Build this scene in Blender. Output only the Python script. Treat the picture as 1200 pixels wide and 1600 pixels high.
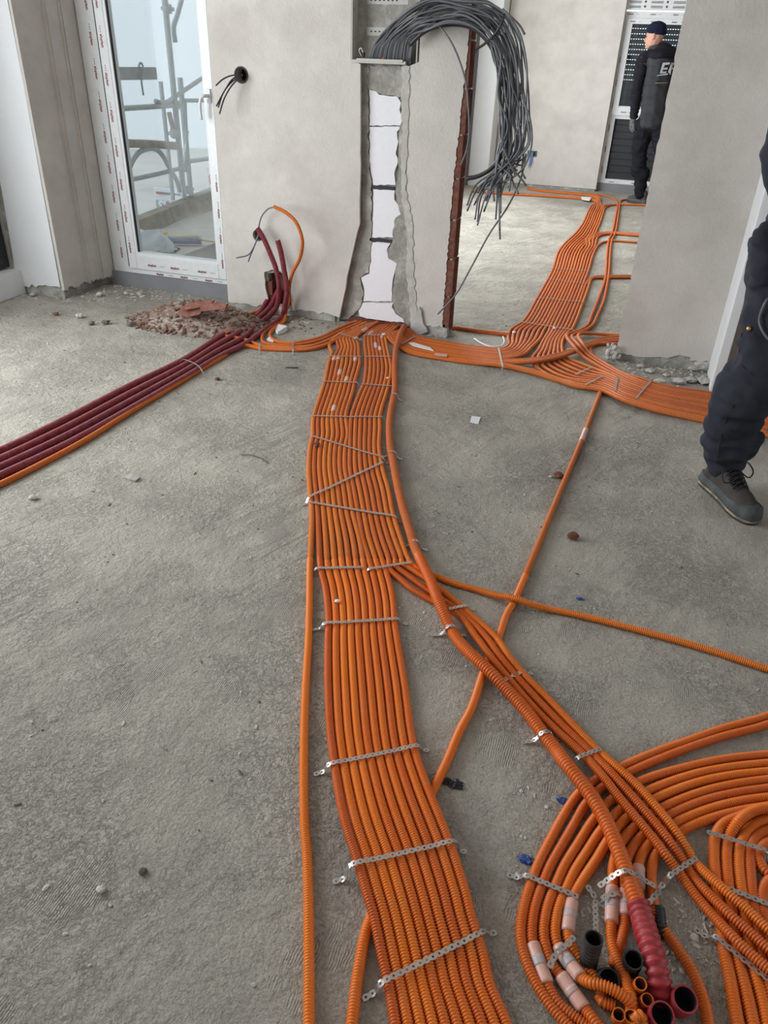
import bpy, bmesh, math, random
import numpy as np
from mathutils import Vector, Matrix, noise
from mathutils.geometry import tessellate_polygon
for o in list(bpy.data.objects): bpy.data.objects.remove(o)
random.seed(7)
S = bpy.context.scene
COL = S.collection
PI = math.pi

# ------------------------------------------------------------------ camera (1200 x 1600 frame)
FP = 1167.0; CH = 1.35
_n = Vector((525-600, -(2730-800), -FP)).normalized()
_up = -_n
_f = Vector((0, 0, -1)); _f = (_f - _up*_f.dot(_up)).normalized()
_r = _f.cross(_up)
_a = math.radians(-17.5); _c, _s = math.cos(_a), math.sin(_a)
_X = _r*_c + _f*_s; _Y = _f*_c - _r*_s
R = Matrix((_X, _Y, _up))
cam = bpy.data.objects.new('camera', bpy.data.cameras.new('camera'))
COL.objects.link(cam)
M4 = R.to_4x4(); M4.translation = (0, 0, CH)
cam.matrix_world = M4
cam.data.lens = FP/1600*36; cam.data.sensor_width = 36; cam.data.clip_start = .02; cam.data.clip_end = 200
S.camera = cam

# ------------------------------------------------------------------ sky, daylight, exposure
W = bpy.data.worlds.new('sky'); S.world = W; W.use_nodes = True
bg = W.node_tree.nodes['Background']
bg.inputs[0].default_value = (0.86, 0.93, 1.0, 1); bg.inputs[1].default_value = 1.0
S.view_settings.view_transform = 'Standard'; S.view_settings.look = 'None'
S.view_settings.gamma = 1; S.view_settings.use_curve_mapping = False
S.view_settings.exposure = 0.45

def area(name, loc, rot, sx, sy, power, col=(0.93, 0.97, 1)):
    l = bpy.data.lights.new(name, 'AREA'); l.shape = 'RECTANGLE'; l.size = sx; l.size_y = sy; l.energy = power; l.color = col
    o = bpy.data.objects.new(name, l); o.location = loc; o.rotation_euler = rot; COL.objects.link(o); return o
# area lamps: daylight at the left glazing, fills at added unseen openings
area('daylight_left', (-3.75, 1.7, 1.4), (0, -PI/2, 0), 2.2, 2.4, 100)
area('far_left_fill', (-2.32, 7.3, 1.5), (0, -PI/2, 0), 2.2, 4.2, 150)  # added lamp in an unseen opening, put in to light the far room
area('right_fill', (3.05, 1.0, 1.5), (0, PI/2, 0), 2.1, 3.0, 5, (1, .97, .93))  # added weak fill lamp in an unseen side opening

# ------------------------------------------------------------------ pixel -> place
def ray(x, y): return R @ Vector((x-600, 800-y, -FP))
def G(x, y, z=0.0):
    d = ray(x, y); return Vector((0, 0, CH)) + d*((z-CH)/d.z)
def PY(x, y, Y):
    d = ray(x, y); return Vector((0, 0, CH)) + d*(Y/d.y)
def PX(x, y, X):
    d = ray(x, y); return Vector((0, 0, CH)) + d*(X/d.x)

# ------------------------------------------------------------------ materials
def mat(name, col, rough=.6, metal=0, var=0.0, vscale=8, bump=0, bscale=60, spec=.5, dust=0, dustcol=(.6, .56, .5), rnd=0, two=None, twoscale=2, twolo=.45, twohi=.6, ribs=0, detail=6):
    m = bpy.data.materials.new(name); m.use_nodes = True
    N = m.node_tree.nodes; L = m.node_tree.links; b = N['Principled BSDF']
    b.inputs['Roughness'].default_value = rough; b.inputs['Metallic'].default_value = metal
    b.inputs['Specular IOR Level'].default_value = spec
    tc = N.new('ShaderNodeTexCoord'); co = tc.outputs['Object']
    cur = None
    def noise_(scale, det=6, ro=.6):
        n = N.new('ShaderNodeTexNoise'); n.inputs['Scale'].default_value = scale; n.inputs['Detail'].default_value = det
        n.inputs['Roughness'].default_value = ro; L.new(co, n.inputs['Vector']); return n.outputs['Fac']
    def ramp(src, lo, hi):
        r = N.new('ShaderNodeMapRange'); r.inputs['From Min'].default_value = lo; r.inputs['From Max'].default_value = hi
        L.new(src, r.inputs['Value']); return r.outputs['Result']
    def mix(fac, a, bb):
        x = N.new('ShaderNodeMix'); x.data_type = 'RGBA'
        if isinstance(fac, float): x.inputs[0].default_value = fac
        else: L.new(fac, x.inputs[0])
        for s_, v in ((6, a), (7, bb)):
            if isinstance(v, tuple): x.inputs[s_].default_value = (*v[:3], 1)
            else: L.new(v, x.inputs[s_])
        return x.outputs[2]
    cur = tuple(col)
    if var:
        cur = mix(ramp(noise_(vscale), .3, .7), tuple(max(0, c*(1-var)) for c in col), tuple(min(1, c*(1+var)) for c in col))
    if two: cur = mix(ramp(noise_(twoscale, 8, .65), twolo, twohi), cur, two)
    if rnd:
        oi = N.new('ShaderNodeObjectInfo'); h = N.new('ShaderNodeHueSaturation')
        mr = N.new('ShaderNodeMapRange'); mr.inputs['To Min'].default_value = 1-rnd; mr.inputs['To Max'].default_value = 1+rnd
        L.new(oi.outputs['Random'], mr.inputs['Value']); L.new(mr.outputs[0], h.inputs['Value'])
        mr2 = N.new('ShaderNodeMapRange'); mr2.inputs['To Min'].default_value = .5-rnd*.03; mr2.inputs['To Max'].default_value = .5+rnd*.05
        L.new(oi.outputs['Random'], mr2.inputs['Value']); L.new(mr2.outputs[0], h.inputs['Hue'])
        if isinstance(cur, tuple): h.inputs['Color'].default_value = (*cur, 1)
        else: L.new(cur, h.inputs['Color'])
        cur = h.outputs[0]
    if dust: 
        mm = N.new('ShaderNodeMath'); mm.operation = 'MULTIPLY'; mm.inputs[1].default_value = dust
        L.new(ramp(noise_(35, 8, .7), .4, .75), mm.inputs[0]); cur = mix(mm.outputs[0], cur, dustcol)
    if isinstance(cur, tuple): b.inputs['Base Color'].default_value = (*cur, 1)
    else: L.new(cur, b.inputs['Base Color'])
    nrm = None
    if bump:
        bp = N.new('ShaderNodeBump'); bp.inputs['Strength'].default_value = 1; bp.inputs['Distance'].default_value = bump
        L.new(noise_(bscale, detail, .65), bp.inputs['Height']); nrm = bp.outputs[0]
    if ribs:
        uv = N.new('ShaderNodeSeparateXYZ'); L.new(tc.outputs['UV'], uv.inputs[0])
        m1 = N.new('ShaderNodeMath'); m1.operation = 'MULTIPLY'; m1.inputs[1].default_value = 2*PI/ribs; L.new(uv.outputs[0], m1.inputs[0])
        m2 = N.new('ShaderNodeMath'); m2.operation = 'SINE'; L.new(m1.outputs[0], m2.inputs[0])
        bp = N.new('ShaderNodeBump'); bp.inputs['Strength'].default_value = 1; bp.inputs['Distance'].default_value = ribs*.3
        L.new(m2.outputs[0], bp.inputs['Height'])
        if nrm: L.new(nrm, bp.inputs['Normal'])
        nrm = bp.outputs[0]
    if nrm: L.new(nrm, b.inputs['Normal'])
    return m

STREAK = math.radians(68)
def floor_mat():
    m = mat('concrete_screed', (.42, .393, .342), .93, var=.16, vscale=3, two=(.31, .29, .25), twoscale=.7, twolo=.5, twohi=.72, spec=.2)
    N = m.node_tree.nodes; L = m.node_tree.links; b = N['Principled BSDF']
    tc = N.new('ShaderNodeTexCoord'); src = b.inputs['Base Color'].links[0].from_socket
    def nz(scale, det, vec=None, dist=0):
        n = N.new('ShaderNodeTexNoise'); n.inputs['Scale'].default_value = scale; n.inputs['Detail'].default_value = det
        n.inputs['Roughness'].default_value = .62; n.inputs['Distortion'].default_value = dist
        L.new(vec or tc.outputs['Object'], n.inputs['Vector']); return n.outputs['Fac']
    mp = N.new('ShaderNodeMapping'); mp.vector_type = 'TEXTURE'; mp.inputs['Rotation'].default_value = (0, 0, STREAK); mp.inputs['Scale'].default_value = (2.2, .2, 1)
    L.new(tc.outputs['Object'], mp.inputs[0])
    def mth(op, a, c):
        q = N.new('ShaderNodeMath'); q.operation = op
        for i, v in enumerate((a, c)):
            if isinstance(v, (int, float)): q.inputs[i].default_value = v
            else: L.new(v, q.inputs[i])
        return q.outputs[0]
    def step(src, lo, hi):
        q = N.new('ShaderNodeMapRange'); q.inputs['From Min'].default_value = lo; q.inputs['From Max'].default_value = hi; L.new(src, q.inputs['Value']); return q.outputs[0]
    fine = nz(190, 5); mid = nz(58, 10); low = nz(15, 6); streak = mth('MULTIPLY', nz(3.0, 2, mp.outputs[0], .15), step(nz(1.4, 3), .45, .68)); big = nz(4, 3)
    # trodden, flaking skin: plateaus with crisp little edges, in patches
    hs = N.new('ShaderNodeHueSaturation'); sp = N.new('ShaderNodeMapRange'); sp.inputs['From Min'].default_value = .3; sp.inputs['From Max'].default_value = .7; sp.inputs['To Min'].default_value = .80; sp.inputs['To Max'].default_value = 1.18
    L.new(nz(150, 4), sp.inputs['Value']); L.new(src, hs.inputs['Color']); L.new(sp.outputs[0], hs.inputs['Value']); L.new(hs.outputs[0], b.inputs['Base Color'])
    msk = step(nz(2.6, 4), .44, .58); pl = nz(24, 7, None, .6)
    crk = mth('MULTIPLY', mth('ADD', step(pl, .50, .53), mth('ADD', step(pl, .40, .43), step(nz(70, 5), .52, .58))), mth('ADD', mth('MULTIPLY', msk, .11), .02))
    tr = N.new('ShaderNodeTexWave'); tr.inputs['Scale'].default_value = 62; tr.inputs['Distortion'].default_value = 6; tr.inputs['Detail'].default_value = 3; tr.inputs['Detail Scale'].default_value = .6
    L.new(tc.outputs['Object'], tr.inputs['Vector'])
    tread = mth('MULTIPLY', mth('MULTIPLY', tr.outputs['Fac'], step(nz(5.5, 2), .58, .64)), .10)
    h = mth('ADD', mth('ADD', mth('MULTIPLY', fine, .17), mth('MULTIPLY', mid, .42)), mth('ADD', mth('ADD', mth('MULTIPLY', streak, 1.5), mth('MULTIPLY', low, .8)), mth('ADD', crk, tread)))
    bp = N.new('ShaderNodeBump'); bp.inputs['Strength'].default_value = 1; bp.inputs['Distance'].default_value = .022
    L.new(h, bp.inputs['Height']); L.new(bp.outputs[0], b.inputs['Normal'])
    return m

MT = dict(
 floor=floor_mat(),
 plaster=mat('lime_plaster', (.60, .57, .53), .95, var=.06, vscale=6, bump=.003, bscale=70, spec=.1, two=(.50, .465, .43), twoscale=2.4, twolo=.48, twohi=.72),
 plaster_warm=mat('warm_plaster', (.55, .50, .45), .95, var=.06, vscale=5, bump=.0015, bscale=160, spec=.1),
 white_plaster=mat('white_plaster', (.72, .74, .75), .95, var=.03, vscale=5, bump=.001, bscale=150, spec=.1),
 mortar=mat('grey_mortar', (.30, .29, .26), .95, var=.22, vscale=14, bump=.008, bscale=35, spec=.1, two=(.50, .49, .46), twoscale=9, twolo=.48, twohi=.66),
 smear=mat('pale_mortar', (.50, .49, .46), .95, var=.14, vscale=20, bump=.006, bscale=45, spec=.1),
 foam=mat('white_polystyrene', (.80, .80, .83), .8, var=.02, vscale=60, bump=.0012, bscale=300, spec=.2),
 clay=mat('red_clay', (.15, .055, .040), .9, var=.25, vscale=25, bump=.002, bscale=90, spec=.15, dust=.35, dustcol=(.40, .27, .22)),
 clay_dark=mat('dark_clay', (.13, .05, .036), .92, var=.3, vscale=18, bump=.002, bscale=90, spec=.1, dust=.3, dustcol=(.3, .2, .16)),
 orange=mat('orange_polypropylene', (.72, .150, .008), .42, rnd=.15, dust=.14, dustcol=(.62, .36, .22), spec=.4),
 orange_far=mat('orange_polypropylene_ribbed', (.74, .155, .012), .5, rnd=.13, dust=.22, dustcol=(.66, .38, .26), spec=.35, ribs=.0048),
 orange_big=mat('orange_polypropylene_wide_ribs', (.66, .145, .018), .5, rnd=.05, dust=.25, dustcol=(.62, .38, .26), spec=.35, ribs=.0075),
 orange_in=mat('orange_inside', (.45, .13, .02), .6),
 red=mat('red_polypropylene', (.33, .018, .03), .45, rnd=.1, dust=.3, dustcol=(.42, .2, .2), spec=.4),
 red_far=mat('red_polypropylene_ribbed', (.30, .032, .048), .5, rnd=.14, dust=.4, dustcol=(.46, .22, .24), spec=.35, ribs=.006),
 black=mat('black_polypropylene', (.016, .016, .018), .45, dust=.15, dustcol=(.2, .2, .2)),
 dark=mat('hollow_shade', (.008, .007, .007), .9),  # near-black colour carries the shade inside holes and open tube ends
 coupler=mat('pink_translucent_sleeve', (.66, .36, .29), .35, var=.08, vscale=60, dust=.35, dustcol=(.60, .50, .47), two=(.42, .43, .46), twoscale=22, twolo=.52, twohi=.66),
 sleeve_gap=mat('grey_sleeve_middle', (.42, .40, .42), .35, dust=.3, dustcol=(.55, .45, .42), two=(.56, .38, .33), twoscale=30, twolo=.5, twohi=.6),
 zinc=mat('galvanised_steel', (.55, .54, .52), .38, metal=.85, var=.12, vscale=40, bump=.0004, bscale=200),
 zinc_dull=mat('dull_galvanised_steel', (.40, .39, .37), .5, metal=.5, var=.12, vscale=40),
 steel_paint=mat('hazy_scaffold_steel', (.36, .40, .40), .5, metal=.15, var=.15, vscale=15, two=(.38, .36, .32), twoscale=14, twolo=.6, twohi=.7),  # base colour lightened to imitate haze outdoors
 cable=mat('grey_cable_sheath', (.125, .135, .145), .42, rnd=.22, spec=.5),
 cable_dark=mat('black_cable_sheath', (.02, .021, .024), .45),
 pvc=mat('white_window_profile', (.70, .72, .73), .38, var=.03, vscale=6),
 film=mat('white_protective_film', (.68, .70, .70), .3, var=.05, vscale=30, bump=.0006, bscale=60),
 sill=mat('grey_membrane', (.20, .205, .215), .7, var=.1, vscale=6),
 seal=mat('black_rubber_seal', (.02, .021, .024), .6),
 ink_red=mat('red_ink', (.20, .02, .03), .6), ink=mat('dark_ink', (.04, .04, .045), .6),
 shutter=mat('dark_shutter_slats', (.020, .022, .026), .5, bump=.0006, bscale=120),
 cabinet=mat('grey_white_cabinet_plastic', (.50, .49, .44), .5, var=.08, vscale=10),
 wood=mat('weathered_timber', (.30, .26, .20), .85, var=.3, vscale=12, bump=.003, bscale=30),
 slab=mat('terrace_screed', (.66, .63, .57), .95, var=.12, vscale=4, bump=.006, bscale=25),
 sand=mat('pale_building_sand', (.58, .55, .50), .95, var=.12, vscale=1.2, bump=.03, bscale=6, two=(.44, .42, .39), twoscale=.6, twolo=.5, twohi=.62),
 board=mat('white_sign_board', (.80, .82, .83), .5), board_grey=mat('grey_sign_print', (.28, .30, .32), .5),
 board_red=mat('red_sign_print', (.68, .06, .05), .5), board_mid=mat('mid_grey_sign_print', (.42, .44, .45), .5),
 bag=mat('clear_plastic_bag', (.80, .86, .88), .2, bump=.004, bscale=18),
 can=mat('lilac_can_label', (.42, .42, .58), .4, var=.1, vscale=30), can_y=mat('yellow_can_label', (.80, .60, .18), .4),
 nylon=mat('white_plastic', (.75, .74, .72), .5),
 stone=mat('pale_mortar_crumb', (.48, .46, .42), .95, rnd=.25, bump=.003, bscale=80),
 stone_dark=mat('dark_crumb', (.14, .12, .11), .9, rnd=.3, bump=.003, bscale=80),
 denim=mat('dark_navy_work_fabric', (.030, .033, .044), .88, var=.18, vscale=9, bump=.0012, bscale=420, spec=.15),
 jacket=mat('charcoal_work_jacket', (.040, .040, .044), .9, var=.12, vscale=8, bump=.001, bscale=250, spec=.1),
 jacket_dark=mat('black_fleece', (.014, .014, .018), .95, var=.1, vscale=12, bump=.0015, bscale=200, spec=.1),
 beanie=mat('navy_knit', (.010, .013, .030), .95, bump=.002, bscale=200, spec=.1),
 skin=mat('skin', (.46, .24, .17), .55), glove=mat('grey_knit_glove', (.10, .10, .11), .9, bump=.001, bscale=300),
 boot=mat('grey_brown_suede', (.060, .052, .046), .85, var=.2, vscale=25, bump=.001, bscale=150, spec=.15),
 boot_rub=mat('slate_rubber', (.040, .048, .050), .75, var=.3, vscale=25, dust=.35, dustcol=(.16, .155, .14)),
 boot_sole=mat('tan_midsole', (.36, .23, .12), .8, dust=.7, dustcol=(.3, .28, .24), two=(.10, .10, .09), twoscale=22, twolo=.45, twohi=.55), lace=mat('black_lace', (.012, .012, .012), .8),
 reflect=mat('silver_reflective_tape', (.50, .52, .54), .4), brass=mat('brass', (.55, .38, .12), .35, metal=.9),
 blue=mat('blue_plastic', (.05, .10, .32), .45), green=mat('dark_green_plastic', (.015, .09, .065), .5), paper=mat('white_paper', (.72, .73, .76), .8),
)
def glass_mat(gl=.010, tl=.10):
    m = bpy.data.materials.new('dusty_window_glass'); m.use_nodes = True; N = m.node_tree.nodes; L = m.node_tree.links
    out = N['Material Output']; N.remove(N['Principled BSDF'])
    t = N.new('ShaderNodeBsdfTransparent'); t.inputs[0].default_value = (.93, .96, .97, 1)
    g = N.new('ShaderNodeBsdfGlossy'); g.inputs['Roughness'].default_value = .03
    d = N.new('ShaderNodeBsdfDiffuse'); d.inputs[0].default_value = (.75, .8, .82, 1)
    tr = N.new('ShaderNodeBsdfTranslucent'); tr.inputs[0].default_value = (.8, .86, .9, 1)
    a = N.new('ShaderNodeMixShader'); a.inputs[0].default_value = gl; L.new(t.outputs[0], a.inputs[1]); L.new(g.outputs[0], a.inputs[2])
    b = N.new('ShaderNodeMixShader'); b.inputs[0].default_value = tl; L.new(a.outputs[0], b.inputs[1]); L.new(tr.outputs[0], b.inputs[2])
    L.new(b.outputs[0], out.inputs[0]); return m
MT['glass'] = glass_mat()
MT['glass_clear'] = glass_mat(.02, 0.0)
def sheet_mat(name, col, w=.5):
    m = bpy.data.materials.new(name); m.use_nodes = True; N = m.node_tree.nodes; L = m.node_tree.links
    out = N['Material Output']; N.remove(N['Principled BSDF'])
    d = N.new('ShaderNodeBsdfDiffuse'); d.inputs[0].default_value = (*col, 1)
    t = N.new('ShaderNodeBsdfTranslucent'); t.inputs[0].default_value = (*col, 1)
    a = N.new('ShaderNodeMixShader'); a.inputs[0].default_value = w; L.new(d.outputs[0], a.inputs[1]); L.new(t.outputs[0], a.inputs[2])
    L.new(a.outputs[0], out.inputs[0]); return m
MT['sheet'] = sheet_mat('milky_scaffold_sheeting', (.90, .93, .94), .5)

# ------------------------------------------------------------------ builders
def tag(o, label=None, cat=None, group=None, kind=None):
    if label: o['label'] = label
    if cat: o['category'] = cat
    if group: o['group'] = group
    if kind: o['kind'] = kind
    return o
def link(name, me, m=None, parent=None):
    o = bpy.data.objects.new(name, me); COL.objects.link(o)
    if m is not None:
        for x in (m if isinstance(m, (list, tuple)) else [m]): me.materials.append(x if not isinstance(x, str) else MT[x])
    if parent is not None: o.parent = parent; o.matrix_parent_inverse = parent.matrix_world.inverted() if False else Matrix.Translation(-Vector(parent.location)) if parent.type == 'EMPTY' else Matrix()
    return o
def mesh(name, V, F, m=None, parent=None, smooth=False):
    me = bpy.data.meshes.new(name); me.from_pydata([tuple(v) for v in V], [], F); me.update()
    if smooth: me.polygons.foreach_set('use_smooth', [True]*len(me.polygons))
    return link(name, me, m, parent)
def bmobj(name, bm, m, parent=None, smooth=False):
    me = bpy.data.meshes.new(name); bm.to_mesh(me); bm.free()
    if smooth: me.polygons.foreach_set('use_smooth', [True]*len(me.polygons))
    return link(name, me, m, parent)
def empty(name, loc, label=None, cat=None, group=None):
    o = bpy.data.objects.new(name, None); o.empty_display_size = .05; o.location = loc; COL.objects.link(o)
    return tag(o, label, cat, group)
def bm_box(bm, p, q, mi=0, rz=None):
    x0, y0, z0 = p; x1, y1, z1 = q
    v = [bm.verts.new(c) for c in ((x0,y0,z0),(x1,y0,z0),(x1,y1,z0),(x0,y1,z0),(x0,y0,z1),(x1,y0,z1),(x1,y1,z1),(x0,y1,z1))]
    for f in ((0,3,2,1),(4,5,6,7),(0,1,5,4),(1,2,6,5),(2,3,7,6),(3,0,4,7)):
        bm.faces.new([v[i] for i in f]).material_index = mi
def box(name, p, q, m, parent=None, bevel=0):
    bm = bmesh.new(); bm_box(bm, p, q)
    if bevel: bmesh.ops.bevel(bm, geom=bm.edges[:], offset=bevel, segments=2, affect='EDGES')
    return bmobj(name, bm, m, parent)
def smooth_path(pts, ds):
    P = [Vector(p) for p in pts]
    if len(P) == 2: P = [P[0], P[0].lerp(P[1], .5), P[1]]
    Q = [P[0]*2-P[1]] + P + [P[-1]*2-P[-2]]
    out = []
    for i in range(1, len(Q)-2):
        p0, p1, p2, p3 = Q[i-1:i+3]
        # centripetal parametrisation keeps unevenly spaced points from overshooting
        t1 = max((p1-p0).length, 1e-4)**.5; t2 = max((p2-p1).length, 1e-4)**.5; t3 = max((p3-p2).length, 1e-4)**.5
        m1 = ((p1-p0)/t1 - (p2-p0)/(t1+t2) + (p2-p1)/t2)*t2
        m2 = ((p2-p1)/t2 - (p3-p1)/(t2+t3) + (p3-p2)/t3)*t2
        for k in range(12):
            t = k/12; a = t*t; b = a*t
            out.append(p1*(2*b-3*a+1) + m1*(b-2*a+t) + p2*(-2*b+3*a) + m2*(b-a))
    out.append(P[-1])
    A = np.array([tuple(v) for v in out]); d = np.r_[0, np.cumsum(np.linalg.norm(np.diff(A, axis=0), axis=1))]
    n = max(2, int(d[-1]/ds)+1); s = np.linspace(0, d[-1], n)
    return np.stack([np.interp(s, d, A[:, i]) for i in range(3)], 1), s
def frames(A):
    T = np.gradient(A, axis=0); T /= np.linalg.norm(T, axis=1)[:, None]+1e-12
    up = np.tile([0, 0, 1.], (len(A), 1))
    Sd = np.cross(T, up); l = np.linalg.norm(Sd, axis=1)
    if l.min() < .25:  # steep somewhere: parallel transport
        Sd = np.zeros_like(T); s0 = np.cross(T[0], [0.3, .9, .1] if abs(T[0][2]) > .9 else [0, 0, 1]); s0 /= np.linalg.norm(s0); Sd[0] = s0
        for i in range(1, len(T)):
            v = Sd[i-1]-T[i]*Sd[i-1].dot(T[i]); Sd[i] = v/np.linalg.norm(v)
    else: Sd /= l[:, None]
    return T, Sd, np.cross(Sd, T)
def sweep(name, A, rad, nseg, m, parent=None, uvs=None, cap=True):
    n = len(A); T, Sd, U = frames(A)
    th = np.linspace(0, 2*PI, nseg, endpoint=False)
    rad = np.broadcast_to(rad, n)
    V = A[:, None, :] + rad[:, None, None]*(np.cos(th)[None, :, None]*Sd[:, None, :] + np.sin(th)[None, :, None]*U[:, None, :])
    V = V.reshape(-1, 3)
    i = np.arange(n-1)[:, None]*nseg; j = np.arange(nseg)[None, :]; k = (j+1) % nseg
    Fq = np.stack([i+j, i+k, i+nseg+k, i+nseg+j], -1).reshape(-1, 4)
    me = bpy.data.meshes.new(name)
    nc = 2 if cap else 0
    me.vertices.add(len(V)); me.vertices.foreach_set('co', V.ravel().astype(np.float32))
    nl = len(Fq)*4 + (2*nseg if cap else 0)
    me.loops.add(nl); me.polygons.add(len(Fq)+nc)
    li = Fq.ravel()
    st = np.arange(len(Fq))*4
    if cap:
        li = np.r_[li, np.arange(nseg)[::-1], (n-1)*nseg+np.arange(nseg)]; st = np.r_[st, len(Fq)*4, len(Fq)*4+nseg]
    me.loops.foreach_set('vertex_index', li.astype(np.int32)); me.polygons.foreach_set('loop_start', st.astype(np.int32))
    me.polygons.foreach_set('use_smooth', np.ones(len(st), bool))
    if uvs is not None:
        ul = me.uv_layers.new(name='UV'); u = np.zeros((nl, 2), np.float32)
        u[:, 0] = uvs[(li//nseg)]; u[:, 1] = (li % nseg)/nseg; ul.data.foreach_set('uv', u.ravel())
    me.update(calc_edges=True); me.validate()
    return link(name, me, m, parent)
def tube(name, pts, r, m, parent=None, ds=.03, nseg=8, cap=True):
    A, s = smooth_path(pts, ds); return sweep(name, A, r, nseg, m, parent, s, cap)

# ------------------------------------------------------------------ conduits
PATHS = {}
NEAR = 2.35
def conduit(pts, r=.01, kind='orange', label='', cat='conduit', group=None, pitch=.0052, name='conduit', pix=True, hi=True):
    """pts: (px, py, z) centre line.  Rings are real geometry near the camera, finer relief further off."""
    W_ = [G(*p) for p in pts] if pix else [Vector(p) for p in pts]
    A, s = smooth_path(W_, .004)
    dist = np.linalg.norm(A-np.array([0, 0, CH]), axis=1)
    near = dist < NEAR
    root_mat = {'orange': 'orange', 'big': 'orange', 'red': 'red', 'black': 'black'}[kind]
    far_mat = {'orange': 'orange_far', 'big': 'orange_big', 'red': 'red_far', 'black': 'black'}[kind]
    L_ = s[-1]
    # sample stations: dense where near
    ns = []
    u = 0.0
    q = pitch/4
    while u < L_:
        ns.append(u); i = min(len(s)-1, int(np.searchsorted(s, u)))
        u += q if (near[i] and hi) else .022
    ns.append(L_); ns = np.array(ns)
    B = np.stack([np.interp(ns, s, A[:, i]) for i in range(3)], 1)
    db = np.linalg.norm(B-np.array([0, 0, CH]), axis=1); nb = (db < NEAR) & hi
    ph = (np.round(ns/q).astype(int)) % 4
    prof = np.array([1.0, 1.0, .80, .77])[ph] if pitch < .006 else np.array([1.0, 1.0, .83, .80])[ph]
    rad = np.where(nb, r*prof, r*.97)
    o = sweep(name, B, rad, 14 if nb.any() else 10, [root_mat, far_mat], None, ns, True)
    ids = (~(nb[:-1] & nb[1:])).astype(np.int32)
    nseg = 14 if nb.any() else 10
    mi = np.r_[np.repeat(ids, nseg), [ids[0], ids[-1]]].astype(np.int32)
    if len(mi) == len(o.data.polygons): o.data.polygons.foreach_set('material_index', mi)
    o.data.update()
    tag(o, label, cat, group); o['_'] = 0; del o['_']
    PATHS[o.name] = (A, s)
    return o
def sleeve(o, p0, p1, r=.0125, m='coupler'):
    """pale joint sleeve pushed over the conduit between two picture points of its own line"""
    A, s = PATHS[o.name]
    def near(p):
        g = np.array(G(p[0], p[1], .012)); return int(np.argmin(np.linalg.norm(A[:, :2]-g[:2], axis=1)))
    i, j = sorted((near(p0), near(p1)));
    if j-i < 4: j = min(len(A)-1, i+5); i = max(0, j-5)
    seg = A[i:j+1]; k = max(2, len(seg)); t = np.linspace(0, 1, k)
    chord = seg[0]*(1-t[:, None]) + seg[-1]*t[:, None]; seg = seg*.4+chord*.6
    rr = np.full(k, r); rr[0] = r*.93; rr[-1] = r*.93
    sl = sweep('joint_sleeve', seg, rr, 14, m, o, None, True)
    if r > .0125 and k > 8: a_, b_ = int(k*.38), int(k*.66); sweep('sleeve_middle', seg[a_:b_], r*1.012, 14, 'sleeve_gap', sl, None, True)
    return sl

def lerp(a, b, t): return a+(b-a)*t
def bundle(stations, n, labels, extra=None, **kw):
    out = []
    for i in range(n):
        t = i/(n-1)
        pts = [(lerp(s[0], s[2], t), lerp(s[1], s[3], t), s[4] if len(s) > 4 else .01) for s in stations]
        out.append(pts)
    return out
ORD = ['first', 'second', 'third', 'fourth', 'fifth', 'sixth', 'seventh', 'eighth', 'ninth', 'tenth', 'eleventh', 'twelfth', 'thirteenth', 'fourteenth', 'fifteenth']

# ------------------------------------------------------------------ setting: floor, shell
def slab(name, outer, holes, y0, y1, m, parent=None):
    """upright sheet in the x-z plane between y0 (front) and y1 (back), with holes"""
    loops = [[Vector((x, 0, z)) for x, z in outer]] + [[Vector((x, 0, z)) for x, z in h] for h in holes]
    flat = [p for l in loops for p in l]; n = len(flat)
    tris = tessellate_polygon([[Vector((p.x, p.z, 0)) for p in l] for l in loops])
    V = [(p.x, y0, p.z) for p in flat]+[(p.x, y1, p.z) for p in flat]; F = []
    for t in tris:
        F.append(tuple(t)); F.append(tuple(n+i for i in reversed(t)))
    k = 0
    for l in loops:
        for i in range(len(l)):
            a = k+i; b = k+(i+1) % len(l); F.append((a, b, n+b, n+a))
        k += len(l)
    o = mesh(name, V, F, m, parent)
    bm = bmesh.new(); bm.from_mesh(o.data); bmesh.ops.recalc_face_normals(bm, faces=bm.faces[:]); bm.to_mesh(o.data); bm.free()
    return o
def rag(p0, p1, n, amp, seed=0):
    """ragged line between two (x, z) points"""
    rr = random.Random(seed); d = Vector((p1[0]-p0[0], p1[1]-p0[1])); l = d.length; nn = Vector((-d.y, d.x))/max(l, 1e-6)
    out = []
    for i in range(n):
        t = i/n; off = 0 if i == 0 else (rr.random()-.5)*2*amp
        out.append((p0[0]+d.x*t+nn.x*off, p0[1]+d.y*t+nn.y*off))
    return out
def ragloop(pts, amp, step=.03, seed=0):
    out = []
    for i in range(len(pts)):
        a, b = pts[i], pts[(i+1) % len(pts)]; l = math.hypot(b[0]-a[0], b[1]-a[1]); out += rag(a, b, max(1, int(l/step)), amp, seed+i)
    return out
def struct(o): o['kind'] = 'structure'; return o

HT = 2.7
fl = mesh('floor', [(-4.2, -3.2, 0), (3.2, -3.2, 0), (3.2, 10.9, 0), (-3.37, 10.9, 0), (-3.37, 4.34, 0), (-4.2, 4.34, 0)], [(0, 1, 2, 3, 4, 5)], 'floor'); struct(fl)
struct(box('ceiling', (-4.2, -3.2, HT), (3.2, 10.9, HT+.15), 'plaster'))
WY = 4.105
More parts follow.
